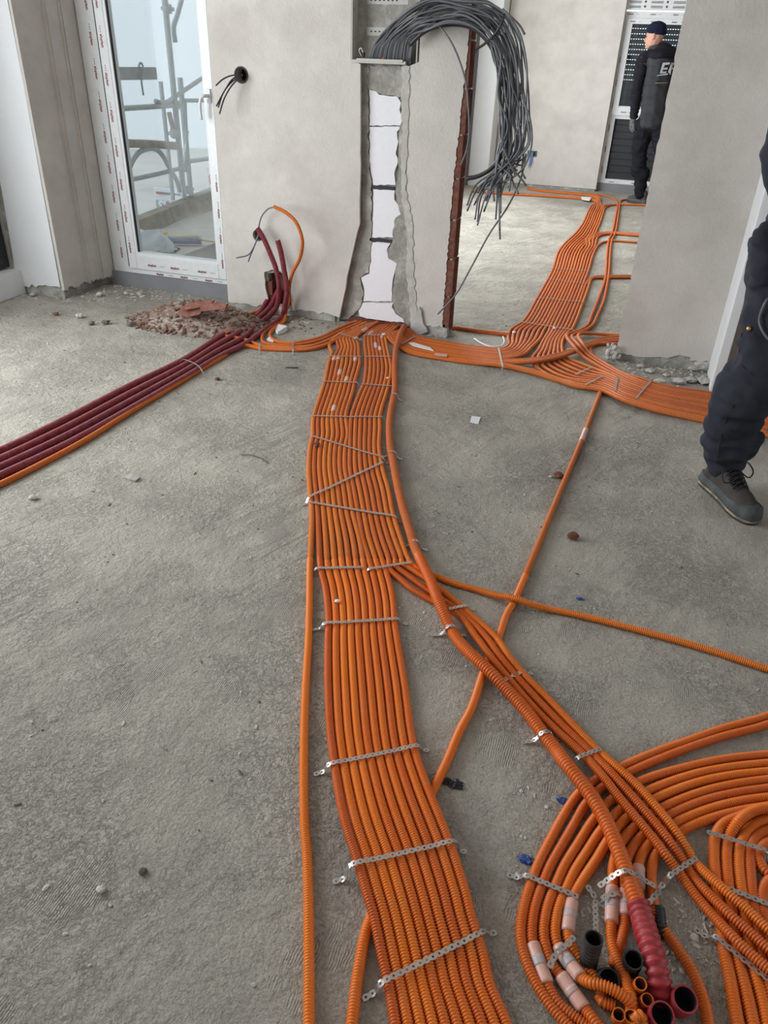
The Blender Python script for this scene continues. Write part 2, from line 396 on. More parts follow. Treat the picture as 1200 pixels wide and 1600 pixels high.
# --- chase, cabinet recess and pipe hole outlines on the middle wall
def w(x, y, Y=WY):
    p = PY(x, y, Y); return (p.x, p.z)
chase = [w(*p) for p in [(563,100),(563,200),(563,280),(562,350),(546,416),(530,480),(530,500)]]
chaseR = [w(*p) for p in [(652,508),(650,480),(645,425),(645,357),(634,280),(636,190),(638,104)]]
BX0, BX1, BZ0, BZ1 = -1.558, -1.215, 1.345, 2.05
cz = 1.33
zb = .02
ragged_bottom = rag((-2.36, .035), (chase[-1][0]-.02, .045), 26, .010, 3)
left_edge = rag((chase[-1][0], .03), chase[4], 5, .004, 9)+rag(chase[4], chase[3], 5, .004, 5)+rag(chase[3], chase[1], 8, .003, 6)+[(chase[0][0], cz), (BX0-.004, cz+.02)]
right_edge = [(BX1+.01, cz+.02)]+rag(chaseR[6], chaseR[4], 9, .006, 12)+rag(chaseR[4], chaseR[2], 6, .006, 11)+rag(chaseR[2], chaseR[0], 6, .006, 7)+[(chaseR[0][0], .03)]
# outline of the plaster coat: bottom left -> chase up, round the cabinet, down -> right, top
END = -0.955
rb = rag((chaseR[0][0]+.01, .045), (END-.03, .055), 8, .008, 20)
redge = [(END-.03, .05)]+rag((END-.036, .09), (END-.032, .75), 60, .0035, 31)+rag((END-.034, .75), (END-.010, 1.45), 64, .0035, 32)+rag((END-.010, 1.45), (END-.006, HT), 40, .004, 33)+[(END-.002, HT)]
outer = ragged_bottom+left_edge+[(BX0-.004, BZ1+.01), (BX1+.01, BZ1+.01)]+right_edge+rb+redge+[(-2.36, HT)]
pipe_hole = [w(*p) for p in [(413,425),(425,421),(438,424),(447,432),(455,448),(458,470),(455,486),(430,492),(412,490),(419,468),(414,445)]]
pipe_hole = ragloop(pipe_hole, .006, .02, 3)
def circle(cx, cz_, r, n=20): return [(cx+r*math.cos(2*PI*i/n), cz_+r*math.sin(2*PI*i/n)) for i in range(n)]
h1 = w(377, 117); h2 = w(403, 368)
# the outline is one polygon; the holes sit well inside it
wall = slab('wall_center', outer, [pipe_hole, circle(*h1, .036), circle(*h2, .034)], WY, WY+.018, 'plaster'); struct(wall)
# masonry behind the plaster, with the deep cuts left open
core_out = [(-2.36, 0), (chase[-1][0]-.01, 0), (chase[4][0]-.004, chase[4][1]), (chase[3][0]-.004, chase[3][1]), (chase[0][0]-.004, cz), (BX0-.006, cz+.01), (BX0-.006, BZ1+.012), (BX1+.012, BZ1+.012), (BX1+.012, cz+.01),
            (chaseR[5][0]+.005, cz), (chaseR[4][0]+.006, chaseR[4][1]), (chaseR[2][0]+.005, chaseR[2][1]), (chaseR[0][0]+.004, 0), (END-.004, 0), (END-.004, HT), (-2.36, HT)]
core_hole = [(x*1.0, z) for x, z in [w(*p) for p in [(416,428),(436,426),(450,440),(454,470),(452,484),(416,486),(421,468)]]]
slab('masonry_core', core_out, [core_hole, circle(*h1, .034), circle(*h2, .032)], WY+.018, WY+.075, 'mortar', wall)
slab('masonry_back', [(-2.36, 0), (END-.004, 0), (END-.004, HT), (-2.36, HT)], [], WY+.075, WY+.115, 'mortar', wall)
box('pipe_hole_back', (-2.2, WY+.07, .0), (-1.9, WY+.074, .3), 'clay_dark', wall)
for hh in (h1, h2): mesh('hole_shade_plate', [(hh[0]+.05*a, WY+.06, hh[1]+.05*b) for a, b in ((-1,-1),(1,-1),(1,1),(-1,1))], [(0,1,2,3)], 'dark', wall)  # near-black plates put in as the shade of the round holes
# broken bricks that line the pipe hole
for (a, b, c, d) in ((413, 440, 424, 462), (412, 463, 424, 487), (444, 430, 456, 452), (446, 455, 457, 484)):
    x0, z1 = w(a, b); x1, z0 = w(c, d)
    bm = bmesh.new(); bm_box(bm, (x0, WY+.018, z0), (x1, WY+.06, z1)); bmesh.ops.subdivide_edges(bm, edges=bm.edges[:], cuts=2)
    for v in bm.verts: v.co += Vector(noise.noise_vector(v.co*40))*.010
    bmobj('brick', bm, 'clay_dark', wall)
# hollow bricks seen on the raw end of the wall
z = 0.03; k = 0
while z < HT-.02:
    h = .195; y0, y1 = WY+.004, WY+.108
    bm = bmesh.new(); n = 10
    V0 = []
    for i in range(n+1):
        yy = lerp(y0, y1, i/n)
        V0.append((yy, 0)); 
        if i < n: V0 += [(lerp(y0, y1, (i+.35)/n), 0), (lerp(y0, y1, (i+.45)/n), -.006), (lerp(y0, y1, (i+.9)/n), -.006)]
    jag = (random.random()-.5)*.008
    lo = [bm.verts.new((END+.004+dx+jag, yy, z)) for yy, dx in V0]; hi_ = [bm.verts.new((END+.004+dx+jag+(random.random()-.5)*.002, yy, min(z+h, HT))) for yy, dx in V0]
    for i in range(len(lo)-1): bm.faces.new((lo[i], lo[i+1], hi_[i+1], hi_[i]))
    lb = [bm.verts.new((END-.05, y0, z)), bm.verts.new((END-.05, y0, min(z+h, HT)))]
    bm.faces.new((lb[0], lo[0], hi_[0], lb[1]))
    bm.faces.new(hi_+[lb[1]][:0]+[bm.verts.new((END-.05, y1, min(z+h, HT))), lb[1]])
    bmobj('brick', bm, 'clay', wall); z += h+.008; k += 1
box('mortar_joint', (END-.02, WY+.006, 0), (END-.005, WY+.106, HT), 'mortar', wall)
bm = bmesh.new(); bm_box(bm, (END-.09, WY-.012, 0), (END+.002, WY+.02, .055)); bmesh.ops.subdivide_edges(bm, edges=bm.edges[:], cuts=4)
for v in bm.verts: v.co += Vector(noise.noise_vector(v.co*30))*.010
bmobj('mortar_foot', bm, 'mortar', wall)
# mortar skirt under the ragged plaster edge
box('mortar_skirt', (-2.36, WY+.006, 0), (chase[-1][0]-.03, WY+.02, .06), 'mortar', wall)
box('mortar_skirt', (chaseR[0][0]+.02, WY+.004, 0), (END-.02, WY+.02, .07), 'mortar', wall)
# --- inside of the chase
YB = WY+.052
def ws(pts, Y): return [w(x, y, Y) for x, y in pts]
ch = [w(*p, YB) for p in [(548,100),(548,300),(545,400),(515,510),(660,515),(656,400),(648,300),(645,100)]]
slab('chase_render', [(x, max(z, .0)) for x, z in ch], [], YB, YB+.01, 'mortar', wall)
foam_parts = [
 [(577,140),(588,143),(592,148),(606,150),(620,150),(626,160),(624,172),(628,188),(628,196),(577,196),(578,168)],
 [(577,198),(627,198),(620,206),(622,222),(618,240),(622,250),(616,270),(618,289),(583,289),(580,272),(577,250),(578,222)],
 [(583,296),(617,296),(616,312),(622,320),(626,335),(616,345),(617,371),(581,371),(583,330)],
 [(580,378),(612,378),(605,388),(607,404),(620,412),(613,440),(612,471),(568,471),(569,452),(564,434),(577,428)],
 [(567,473),(614,473),(612,480),(618,490),(630,498),(632,504),(598,502),(576,499),(562,494),(560,486)]]
for i, fp in enumerate(foam_parts):
    slab('foam_panel', ragloop(ws(fp, YB-.012), .003, .02, 40+i), [], YB-.012, YB, 'foam', wall)
for (a, b, c) in ((583, 617, 292), (578, 618, 374)):
    p = w(a, c, YB-.014); q = w(b, c+1, YB-.014)
    box('dark_slot', (p[0], YB-.016, p[1]-.008), (q[0], YB-.006, p[1]+.008), 'seal', wall)
# lumpy mortar smears left and right of the foam
def smear(pts, Y, th, m, seed, name='mortar_smear'):
    o = slab(name, ragloop(ws(pts, Y), .006, .02, seed), [], Y, Y+th, m, wall)
    return o
smear([(564,104),(576,104),(574,140),(576,250),(580,290),(580,372),(576,426),(562,434),(568,460),(560,484),(545,498),(531,500),(534,478),(548,417),(565,350),(565,280)], YB-.016, .014, 'mortar', 51)
smear([(626,152),(636,120),(634,280),(643,357),(643,425),(649,480),(650,512),(634,510),(632,500),(618,488),(613,470),(615,440),(620,412),(606,402),(604,390),(612,380),(618,340),(626,335),(622,320),(617,300),(622,270),(624,200),(628,188)], YB-.018, .016, 'mortar', 52)
smear([(566,104),(636,104),(636,118),(630,150),(622,152),(606,149),(592,146),(582,140),(576,140),(572,130)], YB-.012, .012, 'mortar', 53)
smear([(627,104),(640,104),(637,200),(634,290),(645,357),(646,425),(651,480),(655,516),(642,518),(640,470),(634,425),(637,370),(626,300),(628,200)], WY-.004, .04, 'smear', 54)
smear([(641,512),(655,480),(660,500),(668,518),(650,527)], WY-.014, .016, 'smear', 55)
box('chase_foot', (chase[-1][0]+.02, WY+.04, 0), (chaseR[0][0]-.02, WY+.06, .035), 'clay_dark', wall)
# cabinet recess back
box('recess_back', (BX0-.01, WY+.094, BZ0-.02), (BX1+.02, WY+.1, BZ1+.02), 'mortar', wall)

# --- right-hand wall
RX0, RX1 = -0.018, .462
pb = rag((RX0, .045), (.10, .035), 6, .005, 60)+rag((.10, .035), (.28, .055), 5, .006, 61)+[(.30, .075), (.36, .07)]+rag((.36, .05), (RX1, .06), 4, .006, 62)
le = rag((RX0, HT), (RX0, .05), 90, .0035, 63)
wr = slab('wall_right', pb+[(RX1, .06), (RX1, HT)]+le, [], WY, WY+.018, 'plaster'); struct(wr)
box('masonry_core', (RX0+.004, WY+.018, 0), (1.6, WY+.12, HT), 'mortar', wr)
box('mortar_skirt', (RX0+.006, WY+.008, 0), (RX1, WY+.02, .08), 'mortar', wr)
t1 = struct(box('trim_1', (.458, 3.80, 0), (.500, WY+.02, HT), 'white_plaster', None, .003))
wr2 = struct(box('wall_return', (.500, 3.835, 0), (3.2, WY+.1, HT), mat('brown_base_coat', (.27, .225, .20), .95, var=.1, vscale=6, bump=.003, bscale=60)))
# knobbly mortar at the wall's left foot
bm = bmesh.new()
for i in range(26):
    c = Vector((RX0+random.uniform(-.05, .03), WY+random.uniform(-.05, .03), random.uniform(0, .085)))
    bmesh.ops.create_icosphere(bm, subdivisions=1, radius=random.uniform(.006, .016), matrix=Matrix.Translation(c))
for v in bm.verts: v.co += Vector(noise.noise_vector(v.co*60))*.006
bmobj('mortar_splash', bm, 'smear', wr)

# --- left wall with low parapet and dark window, pier, reveal
wl = struct(box('wall_left', (-3.9, 2.95, .0), (-3.66, 3.84, .15), 'white_plaster', None, .004))
struct(box('wall_left_rear', (-3.9, -3.2, 0), (-3.66, -1.6, HT), 'plaster'))
struct(box('wall_left_lintel', (-3.9, -1.6, 2.45), (-3.66, 3.84, HT), 'plaster'))
w3 = struct(empty('window_3', (-3.75, 3.4, .15)))
box('frame', (-3.80, 3.70, .16), (-3.735, 3.83, 2.45), 'seal', w3, .004)
box('frame', (-3.80, 2.95, .16), (-3.735, 3.70, .26), 'seal', w3, .004)
box('dark_panel', (-3.78, 2.95, .26), (-3.76, 3.70, 2.45), 'shutter', w3)  # plain near-black panel filling the window field
pier = struct(slab('wall_pier', rag((-3.73, .04), (-3.355, .085), 14, .012, 70)+[(-3.355, HT), (-3.66, HT), (-3.66, 1.1), (-3.675, .6), (-3.70, .2)], [], 3.83, 3.85, 'white_plaster'))
box('pier_core', (-3.73, 3.845, 0), (-3.37, 4.5, HT), 'mortar', pier)
def xface(name, ys, X, z0, z1, m, parent, seed, amp=.012):
    rr = random.Random(seed); n = 16; bot = [(lerp(ys[0], ys[1], i/n), z0+(rr.random()-.3)*amp*2) for i in range(n+1)]
    V = [(X, y, z_) for y, z_ in bot]+[(X, ys[1], z1), (X, ys[0], z1)]
    V2 = [(X-.02, y, z_) for _, y, z_ in V]; nn = len(V)
    F = [tuple(range(nn)), tuple(nn+i for i in reversed(range(nn)))]+[(i, (i+1) % nn, nn+(i+1) % nn, nn+i) for i in range(nn)]
    return mesh(name, V+V2, F, m, parent)
xface('reveal_plaster', (3.83, 4.06), -3.35, .055, HT, 'plaster', pier, 71)
xface('reveal_plaster', (4.058, 4.165), -3.328, .055, HT, 'plaster', pier, 72)
xface('reveal_plaster', (4.165, 4.30), -3.312, .055, HT, 'plaster', pier, 73)
box('reveal_filler', (-3.372, 4.04, .06), (-3.352, 4.32, HT), 'mortar', pier)
box('reveal_edge', (-3.37, 4.056, .06), (-3.328, 4.060, HT), 'plaster', pier)
box('reveal_edge', (-3.37, 4.163, .06), (-3.312, 4.168, HT), 'plaster', pier)
struct(box('wall_left_end', (-4.2, 3.85, 0), (-3.72, 4.5, HT), 'plaster'))

# --- window 1 (balcony door at the left)
TXT = {}
def text_mesh(body, size, m, parent, origin, xdir, updir, extrude=.0004, name='lettering', bold=.0006):
    if (body, size) not in TXT: TXT[(body, size)] = text_src(body, size, extrude, bold)
    me = TXT[(body, size)].copy()
    x = Vector(xdir).normalized(); u = Vector(updir).normalized(); nrm = x.cross(u)
    M = Matrix((x, u, nrm)).transposed().to_4x4(); M.translation = Vector(origin)
    me.transform(M); me.materials.clear()
    return link(name, me, m, parent)
def text_src(body, size, extrude, bold):
    c = bpy.data.curves.new('t', 'FONT'); c.body = body; c.size = size; c.extrude = extrude; c.offset = bold; c.resolution_u = 2
    tmp = bpy.data.objects.new('t', c); COL.objects.link(tmp)
    dg = bpy.context.evaluated_depsgraph_get(); me = bpy.data.meshes.new_from_object(tmp.evaluated_get(dg)); bpy.data.objects.remove(tmp)
    return me
YW = 4.27
w1 = struct(empty('window_1', (-2.85, YW, .09)))
FX0, FX1 = -3.245, -2.37
GX0, GX1, GZ0 = -3.114, -2.508, .212
bm = bmesh.new()
bm_box(bm, (FX0-.06, YW+.012, .09), (GX0-.062, YW+.09, 2.45)); bm_box(bm, (GX1+.055, YW+.012, .09), (FX1+.1, YW+.09, 2.45)); bm_box(bm, (GX0-.062, YW+.012, .09), (GX1+.055, YW+.09, .118)); bm_box(bm, (GX0-.062, YW+.012, 2.38), (GX1+.055, YW+.09, 2.45))
bmobj('outer_frame', bm, 'film', w1)
bm = bmesh.new()
bm_box(bm, (GX0-.060, YW, .120), (GX0, YW+.075, 2.38)); bm_box(bm, (GX1, YW, .120), (GX1+.053, YW+.075, 2.38)); bm_box(bm, (GX0, YW, .120), (GX1, YW+.075, GZ0)); bm_box(bm, (GX0, YW, 2.3), (GX1, YW+.075, 2.38))
bmesh.ops.bevel(bm, geom=[e for e in bm.edges], offset=.003, segments=1, affect='EDGES')
bmobj('sash', bm, 'film', w1)
bm = bmesh.new()
bm_box(bm, (GX0, YW+.004, GZ0), (GX0+.016, YW+.06, 2.3)); bm_box(bm, (GX1-.010, YW+.004, GZ0), (GX1, YW+.06, 2.3)); bm_box(bm, (GX0+.016, YW+.004, GZ0), (GX1-.01, YW+.06, GZ0+.016))
bmobj('glazing_bead', bm, 'pvc', w1)
bm = bmesh.new(); bm_box(bm, (GX0+.013, YW+.010, GZ0+.01), (GX0+.018, YW+.030, 2.3)); bm_box(bm, (GX0-.064, YW+.0, .13), (GX0-.060, YW+.02, 2.38)); bmobj('seal_and_reflection', bm, 'seal', w1)  # strip beside the glass is coloured black as a dark reflection
box('pane', (GX0+.010, YW+.035, GZ0+.01), (GX1-.006, YW+.041, 2.3), 'glass', w1)
box('sill_membrane', (-3.32, YW-.01, 0), (-2.36, YW+.07, .09), 'sill', w1)
# handle on the right stile
hz = PY(331, 150, YW); 
bm = bmesh.new(); bm_box(bm, (GX1+.014, YW-.012, hz.z-.035), (GX1+.040, YW, hz.z+.035)); bmobj('handle_plate', bm, 'pvc', w1)
tube('handle', [(GX1+.027, YW-.01, hz.z), (GX1+.027, YW-.05, hz.z), (GX1+.012, YW-.058, hz.z-.005), (GX1-.004, YW-.055, hz.z-.05), (GX1-.004, YW-.052, hz.z-.12)], .009, 'pvc', w1, .01)
# printed film: repeated red word and small dark dashes
def film_print(parent, x, y, z0, z1, up=True, size=.022, word='aluplast', step=.17):
    z_ = z0; i = 0
    while z_ < z1-.08:
        text_mesh(word, size, 'ink_red', parent, (x, y-.0006, z_+.085), (0, 0, -1), (1, 0, 0), name='film_lettering')
        bm = bmesh.new()
        for k in range(3): bm_box(bm, (x+.004, y-.001, z_+.093+k*.012), (x+.007, y-.0002, z_+.101+k*.012))
        bmobj('film_marks', bm, 'ink', parent); z_ += step; i += 1
film_print(w1, FX0+.012, YW+.012, .16, 1.7, step=.17)
film_print(w1, GX0-.040, YW, .20, 1.7, step=.19)
film_print(w1, GX1+.028, YW, .16, .75, step=.15, size=.018)
def film_row(parent, xs, y, z_, size=.021, word='aluplast'):
    for x in xs:
        text_mesh(word, size, 'ink_red', parent, (x, y-.0006, z_), (1, 0, 0), (0, 0, 1), name='film_lettering')
        bm = bmesh.new()
        for k in range(3): bm_box(bm, (x+.092+k*.012, y-.001, z_+.004), (x+.1+k*.012, y-.0002, z_+.007))
        bmobj('film_marks', bm, 'ink', parent)
film_row(w1, [-3.03, -2.86, -2.66], YW, .148); film_row(w1, [-2.98, -2.80, -2.62], YW+.012, .095, .018)
struct(box('wall_lintel', (-3.35, 4.28, 2.45), (-2.36, 4.5, HT), 'plaster'))

# --- rest of the shell (mostly out of sight, it shapes the daylight)
wb = struct(empty('wall_back', (0, -3.1, 0)))
box('wall_panel', (-3.9, -3.2, 0), (-2.4, -3.05, HT), 'plaster', wb); box('wall_panel', (1.2, -3.2, 0), (3.2, -3.05, HT), 'plaster', wb); box('wall_panel', (-2.4, -3.2, 2.6), (-1.2, -3.05, HT), 'plaster', wb); box('wall_panel', (-1.2, -3.2, 0), (1.2, -3.05, HT), 'plaster', wb)
ws_ = struct(empty('wall_side', (3.1, 0, 0)))
box('wall_panel', (3.1, 2.5, 0), (3.25, 10.9, HT), 'plaster', ws_); box('wall_panel', (3.1, -3.2, 0), (3.25, -.5, HT), 'plaster', ws_); box('wall_panel', (3.1, -.5, 2.55), (3.25, 2.5, HT), 'plaster', ws_); box('wall_panel', (3.1, -.5, 0), (3.25, 2.5, .45), 'plaster', ws_)
YF = 10.645
wf = struct(box('wall_far', (-2.02, YF, .03), (-.69, YF+.22, HT), 'plaster'))
box('mortar_skirt', (-2.02, YF+.01, 0), (-.70, YF+.2, .04), 'mortar', wf)
struct(box('wall_far_lintel', (-.69, YF+.02, 2.2), (.45, YF+.25, HT), 'plaster')); struct(box('wall_far_right', (.45, YF, 0), (3.2, YF+.22, HT), 'plaster'))
struct(box('trim_2', (-2.28, 10.28, 0), (-2.03, YF+.22, HT), 'white_plaster', None, .004))
struct(box('trim_3', (-2.36, 10.30, 0), (-2.285, 10.42, HT), 'sill'))
wfl = struct(empty('wall_far_left', (-2.4, 7, 0)))
box('wall_panel', (-2.42, WY+.12, 0), (-2.32, 5.0, HT), 'plaster', wfl); box('wall_panel', (-2.42, 9.6, 0), (-2.32, YF+.2, HT), 'plaster', wfl); box('wall_panel', (-2.42, 5.0, 2.6), (-2.32, 9.6, HT), 'plaster', wfl)
box('wall_panel', (-2.42, 5.0, 0), (-2.32, 9.6, .3), 'plaster', wfl)

# --- window 2 (half covered door in the far room)
YV = 10.76
w2 = struct(empty('window_2', (-.2, YV, 0)))
bm = bmesh.new()
bm_box(bm, (-.69, YV, .10), (-.605, YV+.08, 1.93)); bm_box(bm, (.25, YV, .10), (.42, YV+.08, 1.93)); bm_box(bm, (-.605, YV, .10), (.25, YV+.08, .15)); bm_box(bm, (-.605, YV, .83), (.25, YV+.08, .97)); bm_box(bm, (-.605, YV, 1.81), (.25, YV+.08, 1.93))
bmobj('outer_frame', bm, 'film', w2)
bm = bmesh.new()
bm_box(bm, (-.655, YV-.02, .87), (-.59, YV, 1.86)); bm_box(bm, (-.59, YV-.02, .87), (.25, YV, .96)); bm_box(bm, (-.59, YV-.02, 1.81), (.25, YV, 1.86))
bmobj('sash', bm, 'pvc', w2)
# shutter: slats, with rows of glowing bars imitating daylight in the slots
for i in range(22):
    z0 = .15+i*.0765
    if .82 < z0 < .95: continue
    box('slat', (-.605, YV+.05, z0+.004), (.25, YV+.062, z0+.0735), 'shutter', w2, .004)
box('light_gap_backing', (-.605, YV+.066, .15), (.25, YV+.07, 1.81), 'shutter', w2)
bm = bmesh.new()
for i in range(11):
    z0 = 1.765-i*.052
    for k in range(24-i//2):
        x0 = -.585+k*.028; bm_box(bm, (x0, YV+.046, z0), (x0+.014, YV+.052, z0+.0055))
em = bpy.data.materials.new('slot_glow'); em.use_nodes = True; nb_ = em.node_tree.nodes['Principled BSDF']
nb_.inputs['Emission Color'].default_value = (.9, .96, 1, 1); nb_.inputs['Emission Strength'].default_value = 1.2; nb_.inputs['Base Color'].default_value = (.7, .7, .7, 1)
o = bmobj('glowing_slot_bar', bm, em, w2); o['kind'] = 'stuff'
box('pane', (-.60, YV+.02, .96), (.25, YV+.024, 1.81), 'glass_clear', w2)
box('shutter_box', (-.69, YV-.03, 1.95), (.42, YV+.1, 2.2), 'film', w2, .004)
bm = bmesh.new()
for r_ in range(5):
    for c_ in range(4):
        x0 = -.66+c_*.24
        for q in range(3): bm_box(bm, (x0, YV-.032, 1.965+r_*.045+q*.008), (x0+.13, YV-.03, 1.969+r_*.045+q*.008))
        bm_box(bm, (x0+.165, YV-.032, 1.968+r_*.045), (x0+.185, YV-.03, 1.988+r_*.045))
o = bmobj('film_print', bm, 'ink', w2); o['kind'] = 'stuff'
film_row(w2, [-.62+.23*i for i in range(4)], YV-.02, 1.828, .02); film_row(w2, [-.66+.25*i for i in range(4)], YV, 1.90, .02)
film_row(w2, [-.55+.28*i for i in range(3)], YV-.02, .90, .022); film_row(w2, [-.55+.28*i for i in range(3)], YV, .112, .022)
film_print(w2, -.665, YV, .2, 1.7, step=.24, size=.024)
box('sill_membrane', (-.69, YV-.01, 0), (.42, YV+.07, .10), 'sill', w2)

# --- outside: terrace, kerb, ground, sheeting
struct(mesh('terrace', [(-4.05, 4.34, -.01), (-3.3, 4.34, -.01), (-2.37, 4.34, -.01), (-2.37, 4.5, -.01), (-2.42, 4.5, -.01), (-2.42, 9.5, -.01), (-4.3, 9.5, -.01)], [(0, 1, 2, 3, 4, 5, 6)], 'slab'))
struct(mesh('outside_ground', [(-40, -5, -.5), (-4.0, -5, -.5), (-4.0, 40, -.5), (-40, 40, -.5)], [(0, 1, 2, 3)], 'sand'))

# ================================================================== THINGS OUTSIDE
def kerbpt(y, z): return Vector((-3.83-(y-4.4)*.165, y, z))
kb = empty('kerb', kerbpt(6, 0), 'long weathered grey kerb edging the terrace outside the balcony door', 'kerb')
for i, (y0, y1) in enumerate(((4.5, 6.35), (6.36, 8.2), (8.21, 9.4))):
    a, b = kerbpt(y0, 0), kerbpt(y1, 0); V = []
    for p in (a, b):
        for dx, z in ((0, -.01), (-.03, .07), (-.03, .12), (-.13, .125), (-.13, -.5), (0, -.5)): V.append((p.x+dx, p.y, z))
    F = [(j, (j+1) % 6, 6+(j+1) % 6, 6+j) for j in range(6)]+[tuple(range(5, -1, -1)), tuple(range(6, 12))]
    mesh('kerb_board', V, F, 'wood', kb)
sh_a, sh_b = G(60, 232, -.5), G(420, 232, -.5)
V = []; n = 90
for i in range(n+1):
    t = i/n; p = sh_a.lerp(sh_b, -.6+3.2*t); d = (sh_b-sh_a).normalized(); q = Vector((-d.y, d.x, 0))
    off = .18*math.sin(t*70)+.12*math.sin(t*31+1)+.05*math.sin(t*140)
    V += [p+q*off*.6, p+q*off+Vector((0, 0, 9))]
tag(mesh('scaffold_sheeting', V, [(2*i, 2*i+2, 2*i+3, 2*i+1) for i in range(n)], 'sheet', smooth=True), 'tall milky plastic sheeting hanging in folds far behind the scaffold', 'sheeting')
# scaffold seen through the door
SX = -4.35
def sp(x, y, X=SX): return PX(x, y, X)
sc_ = empty('scaffold', (SX, 6.3, -.5), 'grey tubular steel scaffold standing beyond the terrace kerb outside', 'scaffold')
def tb(name, pts, r=.024, m='steel_paint', X=SX): return tube(name, [sp(*p, X) if len(p) == 2 else p for p in pts], r, m, sc_, .05, 12)
b1 = sp(288, 312); t1_ = sp(259, 4)
tb('post', [Vector((SX, b1.y, 3.0)), Vector((SX, b1.y, -.5))], .027)
b2 = sp(297, 308)
tb('post', [Vector((SX-.02, b2.y+.05, 1.15)), Vector((SX-.02, b2.y+.05, -.5))], .026)
tb('post', [Vector((SX-.05, b1.y-.12, 1.12)), Vector((SX-.05, b1.y-.12, .12))], .020)
tb('rail', [(180, 170), (232, 167), (275, 164)], .022)
tb('rail', [(185, 224), (232, 225), (275, 228)], .034, 'wood')
tb('arch_brace', [(196, 285), (204, 258), (215, 240), (228, 233), (243, 233), (254, 243), (266, 265), (277, 284), (281, 300)], .022)
tb('rail', [(194, 283), (245, 272), (290, 261)], .02); tb('rail', [(290, 253), (330, 247)], .02)
tb('brace', [(243, 158), (256, 161), (285, 143), (322, 118)], .02); tb('rail', [(285, 157), (325, 157)], .018)
tb('post', [(289, 156), (292, 230)], .016)
tb('brace', [(285, -6), (277, 24), (271, 44), (274, 66)], .022)
tb('timber_wedge', [(264, 176), (270, 200), (273, 216)], .022, 'wood')
for p in ((275, 164), (288, 262), (262, 14), (294, 296), (272, 208)):
    c = sp(*p); bm = bmesh.new(); bmesh.ops.create_cone(bm, cap_ends=True, segments=10, radius1=.036, radius2=.036, depth=.07, matrix=Matrix.Translation(c)); bm_box(bm, (c.x-.03, c.y-.06, c.z-.015), (c.x+.03, c.y+.06, c.z+.015)); bmobj('clamp', bm, 'steel_paint', sc_)
tb('netting_rope', [(295, 205), (288, 240), (284, 285), (286, 330), (284, 352)], .008, 'nylon')
led = PX(176, 116, -4.15)
ld = sc_
a, b = PX(165, 115, -4.15), PX(244, 117, -4.15)
box('board', (-4.18, a.y, a.z-.045), (-4.14, b.y, a.z+.045), 'steel_paint', ld, .004)
box('post', (-4.20, a.y-.03, -.5), (-4.14, a.y+.03, 3.0), 'steel_paint', ld, .01)
tube('hook', [PX(*p, -4.12) for p in ((221, 108), (217, 103), (220, 98), (223, 103), (221, 125), (224, 149))], .008, 'steel_paint', ld, .01)
# sign
sg = empty('site_sign', PY(280, 320, 8.6), 'white and grey building site sign leaning beyond the kerb', 'sign')
def quad_on(Y, x0, y0, x1, y1, m, nm, dz=0, parent=sg):
    a = PY(x0, y0, Y); b = PY(x1, y1, Y); return box(nm, (a.x, Y-dz, b.z), (b.x, Y+.012-dz, a.z), m, parent)
a = PY(240, 293, 8.6); b = PY(322, 345, 8.6)
box('board', (a.x, 8.6, -.5), (b.x, 8.63, a.z), 'board', sg)
quad_on(8.6, 244, 299, 282, 306, 'board_grey', 'print', .01); quad_on(8.6, 244, 312, 300, 345, 'board_mid', 'print', .01)
quad_on(8.6, 249, 316, 252, 319, 'board_red', 'print', .02); quad_on(8.6, 254, 316, 270, 318.5, 'board_red', 'print', .02)
quad_on(8.6, 284, 300, 310, 302, 'ink_red', 'print', .02); quad_on(8.6, 246, 301, 258, 303.5, 'board_red', 'print', .02)
pt = PY(249, 329, 8.58); text_mesh('SU', .17, 'board', sg, (pt.x, 8.575, pt.z), (1, 0, 0), (0, 0, 1), .002, 'sign_lettering', .008)
sg2 = empty('warning_sign', PY(330, 275, 8.4), 'tall white post sign with a red octagon at the door edge', 'sign')
a = PY(323, 262, 8.4); box('board', (a.x, 8.4, -.5), (a.x+.6, 8.42, a.z), 'board', sg2)
bm = bmesh.new(); bmesh.ops.create_cone(bm, cap_ends=True, segments=8, radius1=.11, radius2=.11, depth=.01, matrix=Matrix.Translation((a.x+.13, 8.39, a.z-.12)) @ Matrix.Rotation(PI/2, 4, 'X') @ Matrix.Rotation(PI/8, 4, 'Z')); bmobj('red_octagon', bm, 'board_red', sg2)
bm = bmesh.new(); bmesh.ops.create_cone(bm, cap_ends=True, segments=8, radius1=.07, radius2=.07, depth=.012, matrix=Matrix.Translation((a.x+.13, 8.385, a.z-.12)) @ Matrix.Rotation(PI/2, 4, 'X') @ Matrix.Rotation(PI/8, 4, 'Z')); bmobj('white_centre', bm, 'board', sg2)
